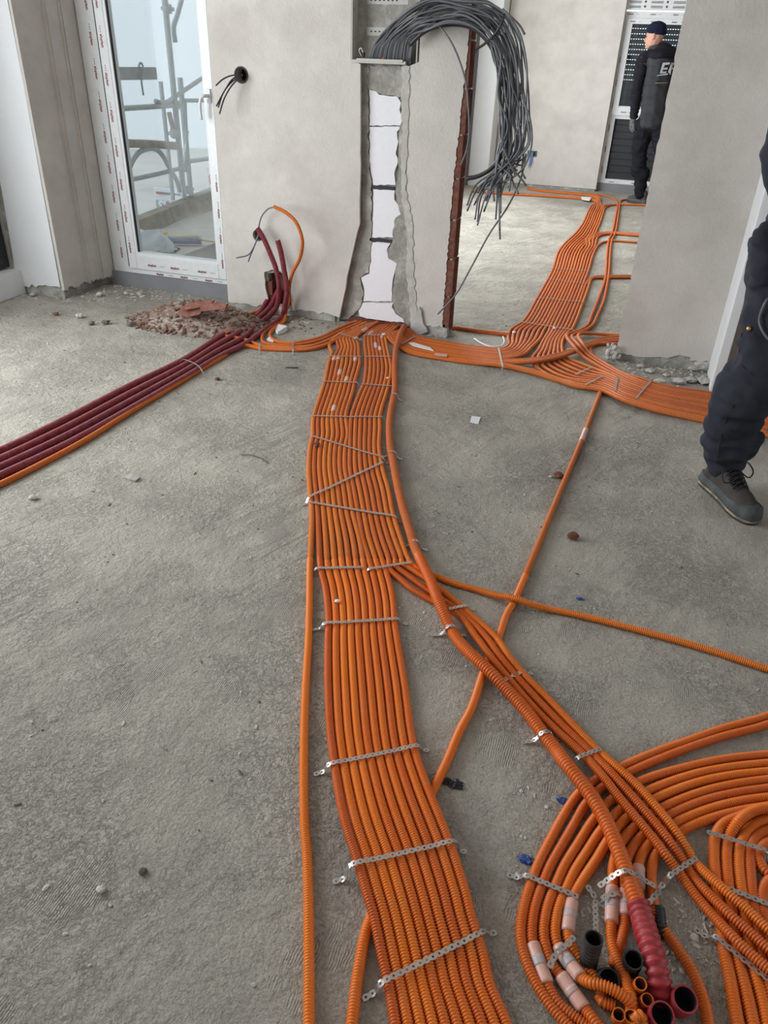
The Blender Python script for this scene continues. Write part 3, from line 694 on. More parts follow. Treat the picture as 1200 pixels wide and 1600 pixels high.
# foam can lying on the terrace
def cyl_along(name, a, b, r, m, parent, n=16, rings=None):
    a = Vector(a); b = Vector(b); A = np.array([tuple(a.lerp(b, t)) for t in (rings or [(0, 1), (1, 1)])[0:0] or [0, .5, 1]])
    return sweep(name, A, r, n, m, parent, None, True)
ca, cb = G(263, 374, .035), G(313, 375, .035)
fc = empty('foam_can', (ca+cb)/2, 'lilac and yellow spray foam can lying on the terrace outside', 'can')
cyl_along('can_body', ca, cb, .034, 'can', fc)
cyl_along('label_band', ca.lerp(cb, .05)+Vector((0, .003, .004)), ca.lerp(cb, .95)+Vector((0, .003, .004)), .0325, 'can_y', fc)
cyl_along('rim', ca.lerp(cb, -.03), ca.lerp(cb, .02), .036, 'zinc', fc); cyl_along('rim', ca.lerp(cb, .97), ca.lerp(cb, 1.03), .036, 'zinc', fc)
tube('nozzle', [cb, cb+Vector((.25, .02, -.01))], .006, 'can_y', fc, .05)
bc = G(238, 388, 0)
bm = bmesh.new(); bmesh.ops.create_icosphere(bm, subdivisions=4, radius=.17, matrix=Matrix.Translation(bc) @ Matrix.Diagonal((1.15, .9, .75, 1)))
for v in bm.verts: v.co += Vector(noise.noise_vector(v.co*9))*.07+Vector(noise.noise_vector(v.co*28))*.02; v.co.z = max(v.co.z, .0)
tag(bmobj('plastic_bag', bm, sheet_mat('clear_bag', (.92, .95, .97), .5), smooth=True), 'crumpled clear plastic bag lying inside the terrace kerb', 'bag')
cd = G(246, 366, .0); tag(box('card_scrap', (cd.x-.07, cd.y-.04, -.01), (cd.x+.07, cd.y+.05, .02), 'can_y'), 'small tan cardboard scrap beside the foam can outside', 'scrap')

# ================================================================== CONDUITS
Z = .0105
G1 = [(522, 530, 557.7, 526, Z), (524, 545, 560, 541, Z), (517.5, 555.7, 560.7, 555.7, Z), (514, 566, 562, 566, Z), (508, 595.3, 554, 597, Z), (503, 612, 551, 612, Z), (490.7, 650.7, 540, 650.7, Z), (489, 664, 541.5, 664, Z),
      (489, 680, 543, 680, Z), (484.7, 700, 539.3, 700, Z), (482.7, 733, 538.7, 733, Z), (484.7, 766.7, 545.5, 766.7, Z), (487.5, 803, 551, 803, Z)]
def g1(i): return [(lerp(s[0], s[2], i/7), lerp(s[1], s[3], i/7), s[4]) for s in G1]
G2 = [(593, 507, 623.7, 508, Z), (583, 514, 614, 516, Z), (571.5, 524, 602.7, 524, Z), (570, 538, 603.5, 538, Z), (572, 555.7, 607, 555.7, Z), (571.8, 576.7, 610.8, 576.7, Z), (568.8, 600, 606.8, 602, Z), (562.7, 613, 604, 613, Z), (549.3, 650.7, 593.3, 650.7, Z), (547.5, 669, 593.3, 669, Z),
      (546.8, 698.7, 592, 698.7, Z), (546.5, 733, 597.3, 733, Z), (553, 766.7, 606.7, 766.7, Z), (559.5, 803, 613.5, 803, Z), (566, 840, 625, 840, Z), (577, 876.7, 637.5, 874, Z)]
def g2(i): return [(lerp(s[0], s[2], i/6), lerp(s[1], s[3], i/6), s[4]) for s in G2]
MAIN = [(501, 888, 603, 888, Z), (508, 917, 609.5, 917, Z), (511.8, 944, 614, 944, Z), (513.5, 972, 616, 972, Z), (512.5, 1000, 620, 1000, Z), (512.5, 1070, 631.8, 1070, Z), (516, 1140, 641, 1140, Z), (521.5, 1185, 648, 1175, .013), (531, 1245, 667, 1230, .024),
        (541, 1290, 684, 1272, .031), (559, 1345, 704, 1323, .032), (575, 1400, 727, 1395, .031), (584, 1430, 735.5, 1430, .026), (599, 1500, 754, 1490, .014), (607, 1535, 764, 1535, Z), (618, 1600, 791.5, 1600, Z), (635, 1700, 823, 1700, Z)]
def mn(i): return [(lerp(s[0], s[2], i/9), lerp(s[1], s[3], i/9), s[4]) for s in MAIN]
gm = 'orange conduits of the wide central run'
LONE = [(515, 538, Z), (519, 552, Z), (517.5, 556, Z)] + g1(0)[3:] + [(486, 850, Z), (484, 890, Z), (483.7, 930, Z), (482, 1000, Z), (477.8, 1070, Z), (475, 1157, Z), (475.7, 1280, Z), (480, 1340, Z), (482, 1410, Z), (482.7, 1497, Z), (482.7, 1600, Z), (482, 1720, Z)]
g1top = lambda i: [(lerp(540, 590, i/7), lerp(517, 503, i/7), .03), (lerp(530, 573, i/7), lerp(523, 514, i/7), .02)]
lone = conduit(g1top(0)+LONE, label='single orange conduit running alone down the left edge of the central run')
mains = []
for i in range(1, 8):
    m_ = mn(i-1)
    pts = g1top(i)+g1(i)+[(lerp(498.5, 562, (i-1)/6), 845, Z)]+m_
    mains.append(conduit(pts, label=f'orange conduit, {ORD[i-1]} from the left of the ten-wide central run', group=gm))
for i in range(3):
    pts = g2(i)+mn(7+i)[1:]
    mains.append(conduit(pts, label=f'orange conduit, {ORD[7+i]} from the left of the ten-wide central run', group=gm))
# three that leave to the lower right
TL = [(722-7, 960), (745, 996.7), (766, 1025), (793.5, 1059), (833, 1105), (870, 1142), (911, 1179), (940, 1211), (972.5, 1252.5), (1012.5, 1300), (1040, 1335), (1058, 1359), (1085, 1397), (1114, 1431), (1146, 1465), (1175, 1492), (1202, 1515), (1260, 1560)]
TR = [(734, 960), (775, 996.7), (793, 1023), (814.6, 1050), (856, 1092), (894, 1132), (932, 1171), (963.7, 1199), (995, 1227), (1026, 1262), (1055, 1298), (1077, 1332), (1082, 1344), (1099, 1361), (1130, 1389), (1166, 1420), (1202, 1454), (1262, 1500)]
TZ = [Z, .020, .026, .018, Z, Z, .016, .029, .032, .032, .030, .018, Z+.003, .022, .032, .032, .032, .032]
for i in range(3):
    t = i/2
    pts = g2(3+i)+[(lerp(609, 628, t), lerp(890, 880, t), Z), (lerp(624, 648, t), lerp(904, 893, t), Z), (lerp(644, 672, t), lerp(921, 909, t), Z), (lerp(672, 703, t), lerp(937, 933, t), Z)]
    pts += [(lerp(a[0], b[0], t), lerp(a[1], b[1], t), z_) for a, b, z_ in zip(TL, TR, TZ)]
    conduit(pts, label=f'orange conduit, {["left","middle","right"][i]} of three diagonal ones running to the lower right corner', group='three diagonal orange conduits')
conduit(g2(6)+[(641, 879, Z), (650, 887, Z), (664, 894, Z), (681, 900.5, Z), (706.7, 910.6, Z), (743.3, 921, Z), (775, 930, .02), (804, 935, .0305), (832, 945, .02), (860, 952, Z), (900, 960, Z), (1000, 985, Z), (1100, 1013, Z), (1202, 1046, Z), (1300, 1075, Z)],
        label='single orange conduit branching off to the right edge below the walking man')
D = conduit([(950, 590, Z), (940, 608, Z), (935.4, 620, Z), (914.6, 674, Z), (904, 700, Z), (875, 768, Z), (838, 858, Z), (803, 940, Z), (791.7, 960, Z), (778.8, 996.7, Z), (762.3, 1033, Z), (755, 1052, Z), (736.7, 1106.7, Z), (718, 1143, Z), (700, 1186, Z), (680, 1228, Z),
             (640, 1310, Z), (600, 1390, Z), (577, 1440, Z), (569.5, 1464, Z), (562, 1505, Z), (556, 1545, Z), (550, 1600, Z), (538, 1700, Z)], r=.0105, label='bright orange conduit crossing diagonally beneath the central run')
sleeve(D, (916, 671), (910, 689))
RF = .0165
F_ = conduit([(632, 509, .03), (623.7, 526.5, .045), (619, 544, .022), (617, 565, RF), (616.7, 611, RF), (615.3, 620, RF), (611.3, 640, RF), (608.7, 660, RF), (608.7, 680, RF), (610, 700, RF), (612.7, 713, RF), (616, 731, RF), (623, 766.7, RF), (632.3, 803, RF), (641.5, 833, RF), (648.5, 856, .020), (657, 874, .034), (673.7, 909.7, .037), (686.5, 942.7, .037),
     (704.8, 983, .020), (720, 1006, .024), (744, 1029.7, .036), (767.8, 1051.7, .036), (793.5, 1079, .022), (822.8, 1112, RF), (850.3, 1149, RF), (868, 1171, .020), (885, 1194, .034), (920, 1238, .038), (944.5, 1278, .038), (963, 1320, .038), (979, 1363, .037), (993.7, 1405, .036), (1001, 1424, .036)],
     r=.016, kind='big', pitch=.0078, label='thick orange conduit snaking from the wall down to the red bend')
sleeve
# thick red flexible conduit it ends in
conduit([(997, 1413, .038), (1002.5, 1430, .038), (1008, 1452, .042), (1017, 1480, .048), (1026, 1512, .044), (1031, 1540, .030), (1034, 1566, .005), (1036, 1585, -.02)], r=.0215, kind='red', pitch=.0135, label='thick crimson ribbed conduit pushed onto the thick orange conduit')

# ---- loops to the lower right
Lr = [(1205, 1118), (1205, 1136)]+[(1205, y) for y in (1178, 1191.5, 1204.5, 1217, 1230, 1244.5, 1258)]
gl = 'orange conduits sweeping in a curve under the diagonal run'
loops = []
paths = [
 [(1290, 1086), (1205, 1116.5), (1182.5, 1124), (1125, 1140), (1075, 1157.5), (1025, 1175), (975, 1196), (928, 1220), (903, 1241), (880, 1275), (857, 1318), (841, 1350), (832.5, 1372.5), (818, 1420), (814, 1467), (829, 1518), (856, 1565), (886, 1601), (940, 1650)],
 [(1290, 1106), (1205, 1130), (1180, 1138), (1125, 1152), (1050, 1178), (985, 1206), (940, 1231), (915, 1256), (897, 1287), (875, 1325), (860, 1352), (851, 1373), (834, 1425), (831.5, 1470), (843, 1508), (855, 1538), (871, 1566), (898, 1590), (930, 1612)],
 [(1300, 1172), (1205, 1178.5), (1140, 1185), (1075, 1198), (997.5, 1222), (955, 1250), (926, 1282), (903, 1318), (882, 1352), (871, 1376), (853, 1425), (850, 1467), (863, 1508), (874, 1522), (913, 1576), (927, 1593), (950, 1625)],
 [(1300, 1184), (1205, 1192), (1140, 1199), (1080, 1211), (1008, 1238), (968, 1266), (938, 1298), (917, 1330), (898, 1360), (887, 1383), (871, 1425), (867.5, 1462), (875, 1486), (906, 1526), (922, 1535), (945, 1541), (966, 1551), (984, 1566), (988, 1580)],
 [(1300, 1196), (1205, 1205), (1140, 1212), (1085, 1224), (1020, 1250), (980, 1277), (950, 1312), (930, 1345), (912, 1372), (898, 1396), (893, 1410), (887, 1456), (892, 1478), (906, 1500), (922, 1519), (940, 1545), (938, 1562), (960, 1572)],
 [(1300, 1208), (1205, 1217.5), (1150, 1225), (1095, 1238), (1032, 1264), (992, 1292), (968, 1322), (958, 1350), (957, 1380), (955.5, 1440), (955, 1467), (966, 1504), (980, 1538), (987, 1566), (985, 1585)],
 [(1300, 1220), (1205, 1231), (1150, 1239), (1100, 1251), (1042, 1276), (1006, 1303), (984, 1333), (976, 1360), (976, 1390), (976, 1432), (974, 1455), (965, 1485), (958, 1510)],
 [(1300, 1234), (1205, 1245), (1155, 1252), (1105, 1265), (1052, 1288), (1019, 1313), (1002, 1338), (997, 1360), (998, 1390), (1002, 1420), (1010, 1450)],
 [(1300, 1248), (1205, 1259), (1160, 1266), (1110, 1279), (1063, 1300), (1035, 1322), (1022, 1342), (1018, 1372), (1021, 1402), (1024, 1430), (1053, 1474), (1081, 1516), (1098, 1558), (1106, 1595), (1110, 1640)]]
for i, p in enumerate(paths):
    zz = [Z]*len(p)
    if i == 3: zz[-6:] = [.02, .032, .038, .038, .032, .02]
    if i == 2: zz[-3:] = [.013, .018, .02]
    if i == 4: zz[-4:] = [Z]*4
    if i == 5: zz[-4:] = [.018, .026, .03, .012]
    if i < 5: txt = f'orange conduit, {ORD[i]} from the outer left side of the curved loop'
    else: txt = f'orange conduit, {["fourth last","third last","second last","innermost"][i-5]} of the loop under the thick conduit'
    loops.append(conduit([(a, b, c) for (a, b), c in zip(p, zz)], label=txt, group=gl))
sleeve(loops[1], (832.5, 1474), (855, 1537), .0128); sleeve(loops[2], (874.5, 1523), (913, 1575), .0128); sleeve(loops[3], (871, 1480), (908, 1528), .0128); sleeve(loops[4], (893, 1405), (887, 1456), .0128)
sleeve(loops[5], (958, 1387), (955.3, 1442), .0128); sleeve(loops[6], (976, 1390), (976, 1432), .0128); sleeve(loops[7], (997, 1352), (998, 1388), .0128)
# ---- coil at the right edge
gr = 'orange conduits bending down at the right edge'
coil = [
 [(1215, 1258), (1175, 1266), (1152.5, 1276), (1130, 1287), (1117.6, 1307.5), (1115.5, 1334.5), (1118, 1372), (1122, 1412), (1127.7, 1454), (1132, 1487.5), (1141, 1532.5), (1152.5, 1598), (1165, 1660)],
 [(1260, 1268), (1200, 1262.5), (1175, 1268), (1152.5, 1285), (1139, 1307.5), (1135, 1334.5), (1137, 1375), (1143, 1425), (1149, 1470), (1153.5, 1500), (1165, 1546), (1177, 1600), (1188, 1660)],
 [(1260, 1278), (1200, 1280.5), (1170.5, 1296), (1158, 1316.5), (1154, 1341), (1156, 1375), (1161.5, 1408), (1168, 1460), (1178, 1515), (1192, 1566), (1199, 1602), (1210, 1660)],
 [(1260, 1292), (1200, 1298.5), (1179.5, 1311), (1172, 1330), (1173, 1375), (1178, 1420), (1186, 1470), (1198, 1530), (1216, 1610)],
 [(1260, 1312), (1202, 1316), (1188, 1326), (1185.5, 1341), (1194, 1359), (1215, 1372)],
 [(1235, 1364), (1202, 1376), (1191.5, 1395), (1193, 1430), (1203, 1480), (1220, 1540)]]
for i, p in enumerate(coil):
    conduit([(a, b, (.030 if (i == 1 and k < 4) else Z)) for k, (a, b) in enumerate(p)], r=.0112, label=f'orange conduit, {ORD[i]} from the left in the coil at the right edge', group=gr)

# ---- open stubs standing up near the camera
def stub(px, py, top, r, kind, tilt, label, base=0.0, pitch=.008):
    c = G(px, py, top); ax = Vector(tilt).normalized()
    L_ = (top-base)/ax.z; A = np.array([tuple(c-ax*L_*(1-t)) for t in np.linspace(0, 1, max(6, int(L_/(pitch/4))))])
    n = len(A); ph = np.arange(n) % 4; rad = r*np.array([1, 1, .9, .88])[ph]; rad[-1] = r*.98
    e = empty('open_conduit_end', A[0], label, 'conduit', 'open conduit ends standing up from the floor')
    m1 = {'o': 'orange', 'r': 'red', 'k': 'black'}[kind]
    sweep('ribbed_wall', A, rad, 20, m1, e, None, False)
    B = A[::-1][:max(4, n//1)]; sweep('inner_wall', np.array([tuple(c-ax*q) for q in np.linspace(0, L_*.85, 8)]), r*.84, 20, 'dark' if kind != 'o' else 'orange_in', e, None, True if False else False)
    # rim ring
    T, Sd, U = frames(A); th = np.linspace(0, 2*PI, 20, endpoint=False)
    V = [tuple(A[-1]+rr*(math.cos(t)*Sd[-1]+math.sin(t)*U[-1])) for rr in (r*.98, r*.84) for t in th]
    mesh('rim', V, [(i, (i+1) % 20, 20+(i+1) % 20, 20+i) for i in range(20)], m1, e)
    V = [tuple(np.array(c-ax*L_*.8)+r*.85*(math.cos(t)*Sd[-1]+math.sin(t)*U[-1])) for t in th]; mesh('tube_shade_disc', V, [tuple(range(20))], 'dark', e)  # near-black disc stands in for the shade down the tube
    return e
stub(928, 1466, .075, .0165, 'k', (-.02, .1, 1), 'black ribbed open conduit standing upright left of the red bend')
stub(990, 1499, .055, .0165, 'k', (-.05, -.25, 1), 'black open conduit end touching the red bend')
stub(952, 1531, .030, .019, 'k', (.1, -.45, 1), 'wide black open conduit end low on the floor in front')
stub(1001, 1537, .050, .0105, 'o', (0, -.3, 1), 'orange open conduit end just left of the red bend', pitch=.0048)
stub(1012, 1562, .040, .0105, 'o', (.05, -.3, 1), 'orange open conduit end directly left of the lowest red opening', pitch=.0048)
stub(967, 1585, .040, .0105, 'o', (-.1, -.3, 1), 'leftmost small orange open conduit end near the bottom', pitch=.0048)
stub(986, 1588, .040, .0105, 'o', (.0, -.35, 1), 'small orange open conduit end at the bottom between its twin and a bend', pitch=.0048)
stub(1035, 1585, .045, .020, 'r', (.05, -.35, 1), 'dark red open conduit end at the bottom below the bend', pitch=.009)
stub(1071, 1561, .045, .0215, 'r', (.1, -.25, 1), 'dark red open conduit end right of the crimson bend', pitch=.009)
conduit([(1007, 1640, -.005), (1004, 1603, .022), (1001, 1588, .034), (992, 1590, .034), (990, 1606, .02), (985, 1640, 0)], label='short orange conduit bending over at the bottom among the open ends')
conduit([(1028, 1420, .012), (1030, 1436, .012), (1033, 1450, .010), (1036, 1462, 0)], r=.0125, kind='black', pitch=.0055, label='short black ribbed conduit disappearing behind the red bend')

# ---- run from the chase to the right: K joins the far-room run, lower two go on to the right
K0 = (602, 521, 640, 514, .020); K1 = (612, 534, 644, 521, Z)
K2 = (640, 551, 655, 527, Z); K3 = (690, 560.5, 700, 536, Z); K4 = (736.7, 567, 742, 542.5, Z); K5 = (783, 571.5, 778, 546, .016)
def kk(j, n=13):
    t = 1-j/(n-1)   # j = 0 is the far (upper) conduit
    t = 1-t
    return [(lerp(s[2], s[0], t), lerp(s[3], s[1], t), s[4]) for s in (K0, K1, K2, K3, K4, K5)]
VS = [(816.4, 503.3, 893, 515), (839.4, 466, 911, 471.7), (857, 435, 921, 443)]
VS2 = [(864.3, 420, 919, 423.5), (872, 395, 927, 397), (881.6, 381.6, 934.3, 385)]
def vv(i, n=15):
    return [(lerp(s[0], s[2], i/(n-1)), lerp(s[1], s[3], i/(n-1)), Z) for s in VS]
gv = 'orange conduits of the run through the doorway'
def far_tail(i):
    if i >= 13:   # two leave first, to the right
        dy = (i-13)*2.4
        return [(921+dy*.3, 437+dy, Z), (927+dy*.3, 433+dy*.6, Z), (943, 431.6+dy, Z), (960, 431.3+dy, Z), (1010, 431.3+dy, Z), (1060, 433+dy, Z)]
    a = [(lerp(s[0], s[2], i/12), lerp(s[1], s[3], i/12), Z) for s in VS2]
    if i == 12: return a[:2]+[(936, 382, Z), (945, 377.8, Z), (960, 376.5, Z), (995, 378.7, Z), (1050, 381, Z)]
    if i >= 8:
        k = (i-8)*1.2
        return a[:3]+[(lerp(916, 932, (i-8)/3), 373.5+k*.3, Z), (926+k*2.2, 367+k, Z), (938+k, 364+k*.8, Z), (954.4, 363+k*.7, Z), (997, 366+k*.7, Z), (1050, 369+k*.7, Z)]
    t = i/7
    b = [(lerp(899, 926, t), lerp(365, 372, t), Z), (lerp(907, 933, t), lerp(355, 358, t), Z), (lerp(911.5, 936.5, t), lerp(348, 350, t), Z), (lerp(918, 942, t), lerp(333, 334, t), Z), (lerp(924, 946, t), lerp(322, 324, t), Z)]
    if i < 3: b += [(930.5+i*2.2, 316.5-i*.6, Z), (925+i*3, 313.5-i, Z), (900, 310.4-i*.7, Z), (780, 302.6-i*.7, Z), (738, 299.5-i*.7, Z)]
    elif i < 6: k = i-3; b += [(933.5+k*2.0, 317-k*.5, Z), (933+k*1.8, 309.5-k*.8, Z), (922+k*2, 306-k*.8, Z), (852.8, 299.5-k*.7, Z), (828, 296-k*.8, Z), (824, 291-k*.5, .03)]
    else: k = i-6; b += [(lerp(944, 949, k), 321.5+k, Z), (957, 319.5+k*.8, Z), (1010, 320+k*.8, Z), (1060, 323+k*.8, Z)]
    return a+b
# left eight turn towards the chase
for i in range(8):
    t = i/7
    c1 = (lerp(797.5, 850, t), lerp(516, 516, t), Z); c2 = (lerp(794, 843, t), lerp(528, 530, t), Z); c3 = (lerp(795, 832, t), lerp(538, 541, t), .016)
    jx = lerp(786, 815, t); jy = lerp(545.3, 555, t)
    k = kk(i); pts = [c for c in k]+[(jx, jy, .022), c3, c2, c1]+vv(i)+far_tail(i)
    conduit(pts, label=f'orange conduit, {ORD[i]} from left of the doorway run, bending to the wall chase', group=gv, hi=False)
# three below them swing up to the stub-outs beside the right wall
for j in range(3):
    k = kk(8+j)
    pts = k+[(830, 561.5+j*2.2, .030), (866, 555+j*2.6, .031), (898, 545.5+j*2.2, .031), (922, 536+j*2.5, .018), (945, 528.5+j*3.2, Z), (975, 526+j*3.6, Z), (1010, 527+j*4, Z)]
    conduit(pts, label=f'orange conduit, {["upper","middle","lower"][j]} of three curving up to the right wall corner', group='orange conduits ending at the right wall corner', hi=False)
MB = [(937.5, 609, 955, 572, .02), (975, 625.5, 995, 590, .028), (1025, 641, 1040, 604, .022), (1098, 657.5, 1118, 616, Z), (1200, 681, 1212, 640, Z), (1320, 706, 1330, 664, Z)]
def mb(j, n=13, st=0):   # j = 0 lowest (nearest)
    return [(lerp(s[0], s[2], j/(n-1)), lerp(s[1], s[3], j/(n-1)), s[4]) for s in MB[st:]]
gb = 'orange conduits in the band passing behind the walking man'
for j in range(2):
    pts = kk(12-j)+[(830+j*2, 582-j*2.6, .013), (876.7, 596.4-j*2.8, Z), (900, 603.5-j*3, .014)]+mb(j)
    conduit(pts, label=f'orange conduit, {["lowest","second lowest"][j]} of the band from chase to right edge', group=gb, hi=False)
for i in range(7):
    t = i/6
    st = vv(8+i)
    pts = [(lerp(1200, 1330, .3+t*.0), 0, 0)][:0] + [p for p in reversed(far_tail(8+i))] + list(reversed(st)) + [(lerp(857, 888, t), 519, Z), (lerp(849, 880, t), lerp(532, 530, t), Z), (lerp(842, 878, t), lerp(546, 545, t), Z), (lerp(832, 884, t), lerp(562, 559, t), Z),
          (lerp(845, 905, t), lerp(579, 567.5, t), Z), (lerp(880, 937, t), lerp(594.5, 579.5, t), Z)]+[(p[0], p[1], p[2]) for p in mb(2+i)]
    conduit(pts, label=f'orange conduit, {ORD[8+i]} from left of the doorway run, turning right at the crossing', group=gb, hi=False)
# pair on the right of the doorway run, its bends feed the top of the band
Wp = [(886, 524), (893, 520.5), (903, 517.5), (918, 508), (925, 492), (933.3, 471.7), (944.8, 439), (946.8, 425.7), (948.7, 395), (951.6, 374), (956.3, 364.3), (962, 337.5), (965, 318.3), (962, 313.5), (943, 305.5), (914, 303), (880, 300)]
Wq = [(893.7, 525), (899, 521.8), (909, 518.5), (926, 508), (934, 492), (943, 471.7), (949.6, 439), (951.4, 425.7), (953.5, 395), (956.3, 375), (961, 365), (966, 338), (968.8, 319), (971.7, 313), (983, 311.6), (1020, 313)]
Nn = [[(899, 544), (908.3, 554.5), (935.8, 572.5)], [(906, 542), (914, 552), (939, 569)], [(912, 539.5), (919, 550.5), (942, 566.5)]]
for i, wv in enumerate((Wp, Wq)):
    pts = [(x, y, .031 if y > 515 else Z) for x, y in reversed(wv)]+[(Nn[i][0][0], Nn[i][0][1], .052), (Nn[i][1][0], Nn[i][1][1], .028), (Nn[i][2][0], Nn[i][2][1], .016)]+mb(9+i, st=1)
    conduit(pts, label=f'orange conduit, {["left","right"][i]} one of the pair right of the doorway run', group='pair of orange conduits right of the doorway run', hi=False)
pts = [(1010, 523, Z), (965, 524, Z), (930, 521.5, .018), (910, 521, .03), (903.5, 525, .045)]+[(Nn[2][0][0], Nn[2][0][1], .052), (Nn[2][1][0], Nn[2][1][1], .028), (Nn[2][2][0], Nn[2][2][1], .016)]+mb(11, st=1)
conduit(pts, label='orange conduit curling back from the right wall corner beside the pair', hi=False)
conduit([(1010, 541, Z), (961.5, 537.7, Z), (937, 537.5, Z), (926, 540.5, Z), (922, 546, Z), (925, 553, Z), (936, 563, Z), (963.3, 579.5, Z)]+mb(12, st=1)[0:], label='orange conduit making a hook at the foot of the right wall', hi=False)
conduit([(700, 512, Z), (716, 513, Z), (745, 517, Z), (775, 520.5, Z), (797, 523, .014)], r=.013, label='orange conduit from behind the wall end to the doorway run', hi=False)

# ---- left side: four leaving the chase, two climb into the pipe hole
J1 = [(560, 502, .02), (551.7, 504, .016), (526.7, 514.5, Z), (501.7, 527, Z), (476.7, 533, Z), (453, 536, Z), (433, 533.5, Z), (423.5, 528, Z), (422.5, 520, Z), (430, 512, Z), (444, 503, Z)]
g_ = [G(*p) for p in J1]+[Vector((-1.94, 4.05, .05)), PY(452, 470, 4.06), PY(452, 452, 4.03), PY(456.4, 428, 4.0), PY(468.8, 403, 3.98), PY(472.5, 375.6, 3.97), PY(463, 348, 3.98), PY(447, 332.4, 4.0), PY(428.7, 323, 4.03)]
conduit(g_, pix=False, label='orange conduit rising from the floor in an arch at the pipe hole', hi=False)
J2 = [(566, 503, .02), (556, 507, .016), (530, 518, Z), (503, 530.5, Z), (478, 537, Z), (453, 539.5, Z), (425, 538.5, Z), (412, 535, Z), (409.5, 528, Z), (413, 519, Z), (427, 509.5, Z), (440, 502, Z)]
conduit([G(*p) for p in J2]+[Vector((-1.965, 4.06, .05)), Vector((-1.975, 4.12, .11)), Vector((-1.98, 4.15, .17))], pix=False, label='orange conduit curving up into the hole behind the red pipes', hi=False)
conduit([(573, 504, .02), (563, 508, .016), (533, 521.5, Z), (505, 535, Z), (484, 541, Z), (455, 543, Z), (410, 541, Z), (393, 534.5, Z), (380, 530, Z), (352, 525, Z)], label='orange conduit disappearing beneath the red pipes at the pipe hole', hi=False)
JJ = conduit([(578, 506, .02), (568, 511, .016), (536, 526, Z), (507, 540, Z), (484, 545.5, Z), (455, 546.5, Z), (405, 544, Z), (385, 540.5, Z), (368, 544, Z), (350, 556, Z), (316.7, 575.5, Z), (266.7, 606, Z), (200, 646, Z), (133, 688, Z), (66.7, 724, Z), (0, 757, Z), (-80, 792, Z)], r=.0125, label='orange conduit following the red pipes to the left edge', hi=False)
conduit([(381, 493, Z), (398, 488, Z), (412, 480, .02), (417, 470, .05)], label='small orange conduit poking from the rubble beside the pipe hole', hi=False)
# ---- red insulated pipes
rr_ = .0155
RL = [(-80, 735), (0, 704), (100, 656), (200, 604), (290, 560), (340, 528), (372, 508)]
RR = [(-80, 780), (0, 743), (100, 696), (200, 641), (293, 587), (345, 556), (385, 536)]
for i in range(4):
    t = i/3
    base = [G(lerp(a[0], b[0], t), lerp(a[1], b[1], t), rr_) for a, b in zip(RL, RR)]
    if i == 0: tail = [G(400, 494, rr_), Vector((-2.10, 4.10, .06)), Vector((-2.07, 4.16, .15))]
    if i == 1: tail = [G(402, 498, rr_), Vector((-2.06, 4.08, .05)), Vector((-2.04, 4.16, .14))]
    if i == 2: tail = [G(408, 503, rr_), G(424, 491, .03), PY(432, 480, 4.03), PY(436, 452.7, 4.03), PY(431.8, 422, 4.02), PY(422.5, 397, 4.02), PY(411.7, 372.5, 4.03), PY(402.5, 357, 4.04)]
    if i == 3: tail = [G(416, 513, rr_), G(434, 500, .02), G(443, 489, .04), PY(447, 468, 3.99), PY(448.7, 452.7, 3.99), PY(444, 422, 3.99), PY(439.5, 397, 3.99), PY(434, 375.6, 3.99)]
    lab = ['dark red insulated pipe, outermost left, entering the wall hole', 'dark red insulated pipe, second from the left, entering the wall hole', 'dark red insulated pipe whose long end leans up to the small round hole', 'dark red insulated pipe whose shorter open end stands by the orange arch'][i]
    o = conduit(base+tail, r=rr_, kind='red', pix=False, pitch=.006, hi=False, label=lab, cat='pipe', name='insulated_pipe'); o.name = 'insulated_pipe'
    if i >= 2:
        A, s = PATHS[list(PATHS)[-1]]; d = A[-1]-A[-4]; d /= np.linalg.norm(d)
        B = np.array([A[-1]-d*.002, A[-1]+d*.0015]); sweep('cut_face', B, rr_*.72, 12, 'cable_dark', o); B = np.array([A[-1], A[-1]+d*.004]); sweep('inner_pipe', B, rr_*.42, 10, 'nylon', o)

for (x, y, x2, y2, idx) in ((525, 559, 523, 566, 0),):
    pass
for i, a, b in ((1, (523.5, 558), (522.5, 564)), (2, (531, 558), (530, 563)), (3, (533, 579), (531.5, 587)), (5, (543, 590), (541, 597)), (6, (554.5, 559), (554, 565)), (4, (520, 635), (517.5, 643)), (7, (571, 516), (566, 520))):
    sleeve(mains[i-1], a, b, .0118)
cnd = [o for o in COL.objects if o.name.startswith('conduit')]
for i, a, b in ((1, (578, 518), (577.5, 524)), ):
    sleeve(mains[7+i], a, b, .0118)
for lab, a, b in (('left of three diagonal', (588, 537), (588, 545)), ('middle of three diagonal', (594.5, 543), (595, 549)), ('right of three diagonal', (597, 522), (599, 529))):
    for o in cnd:
        if lab in o['label']: sleeve(o, a, b, .0118)

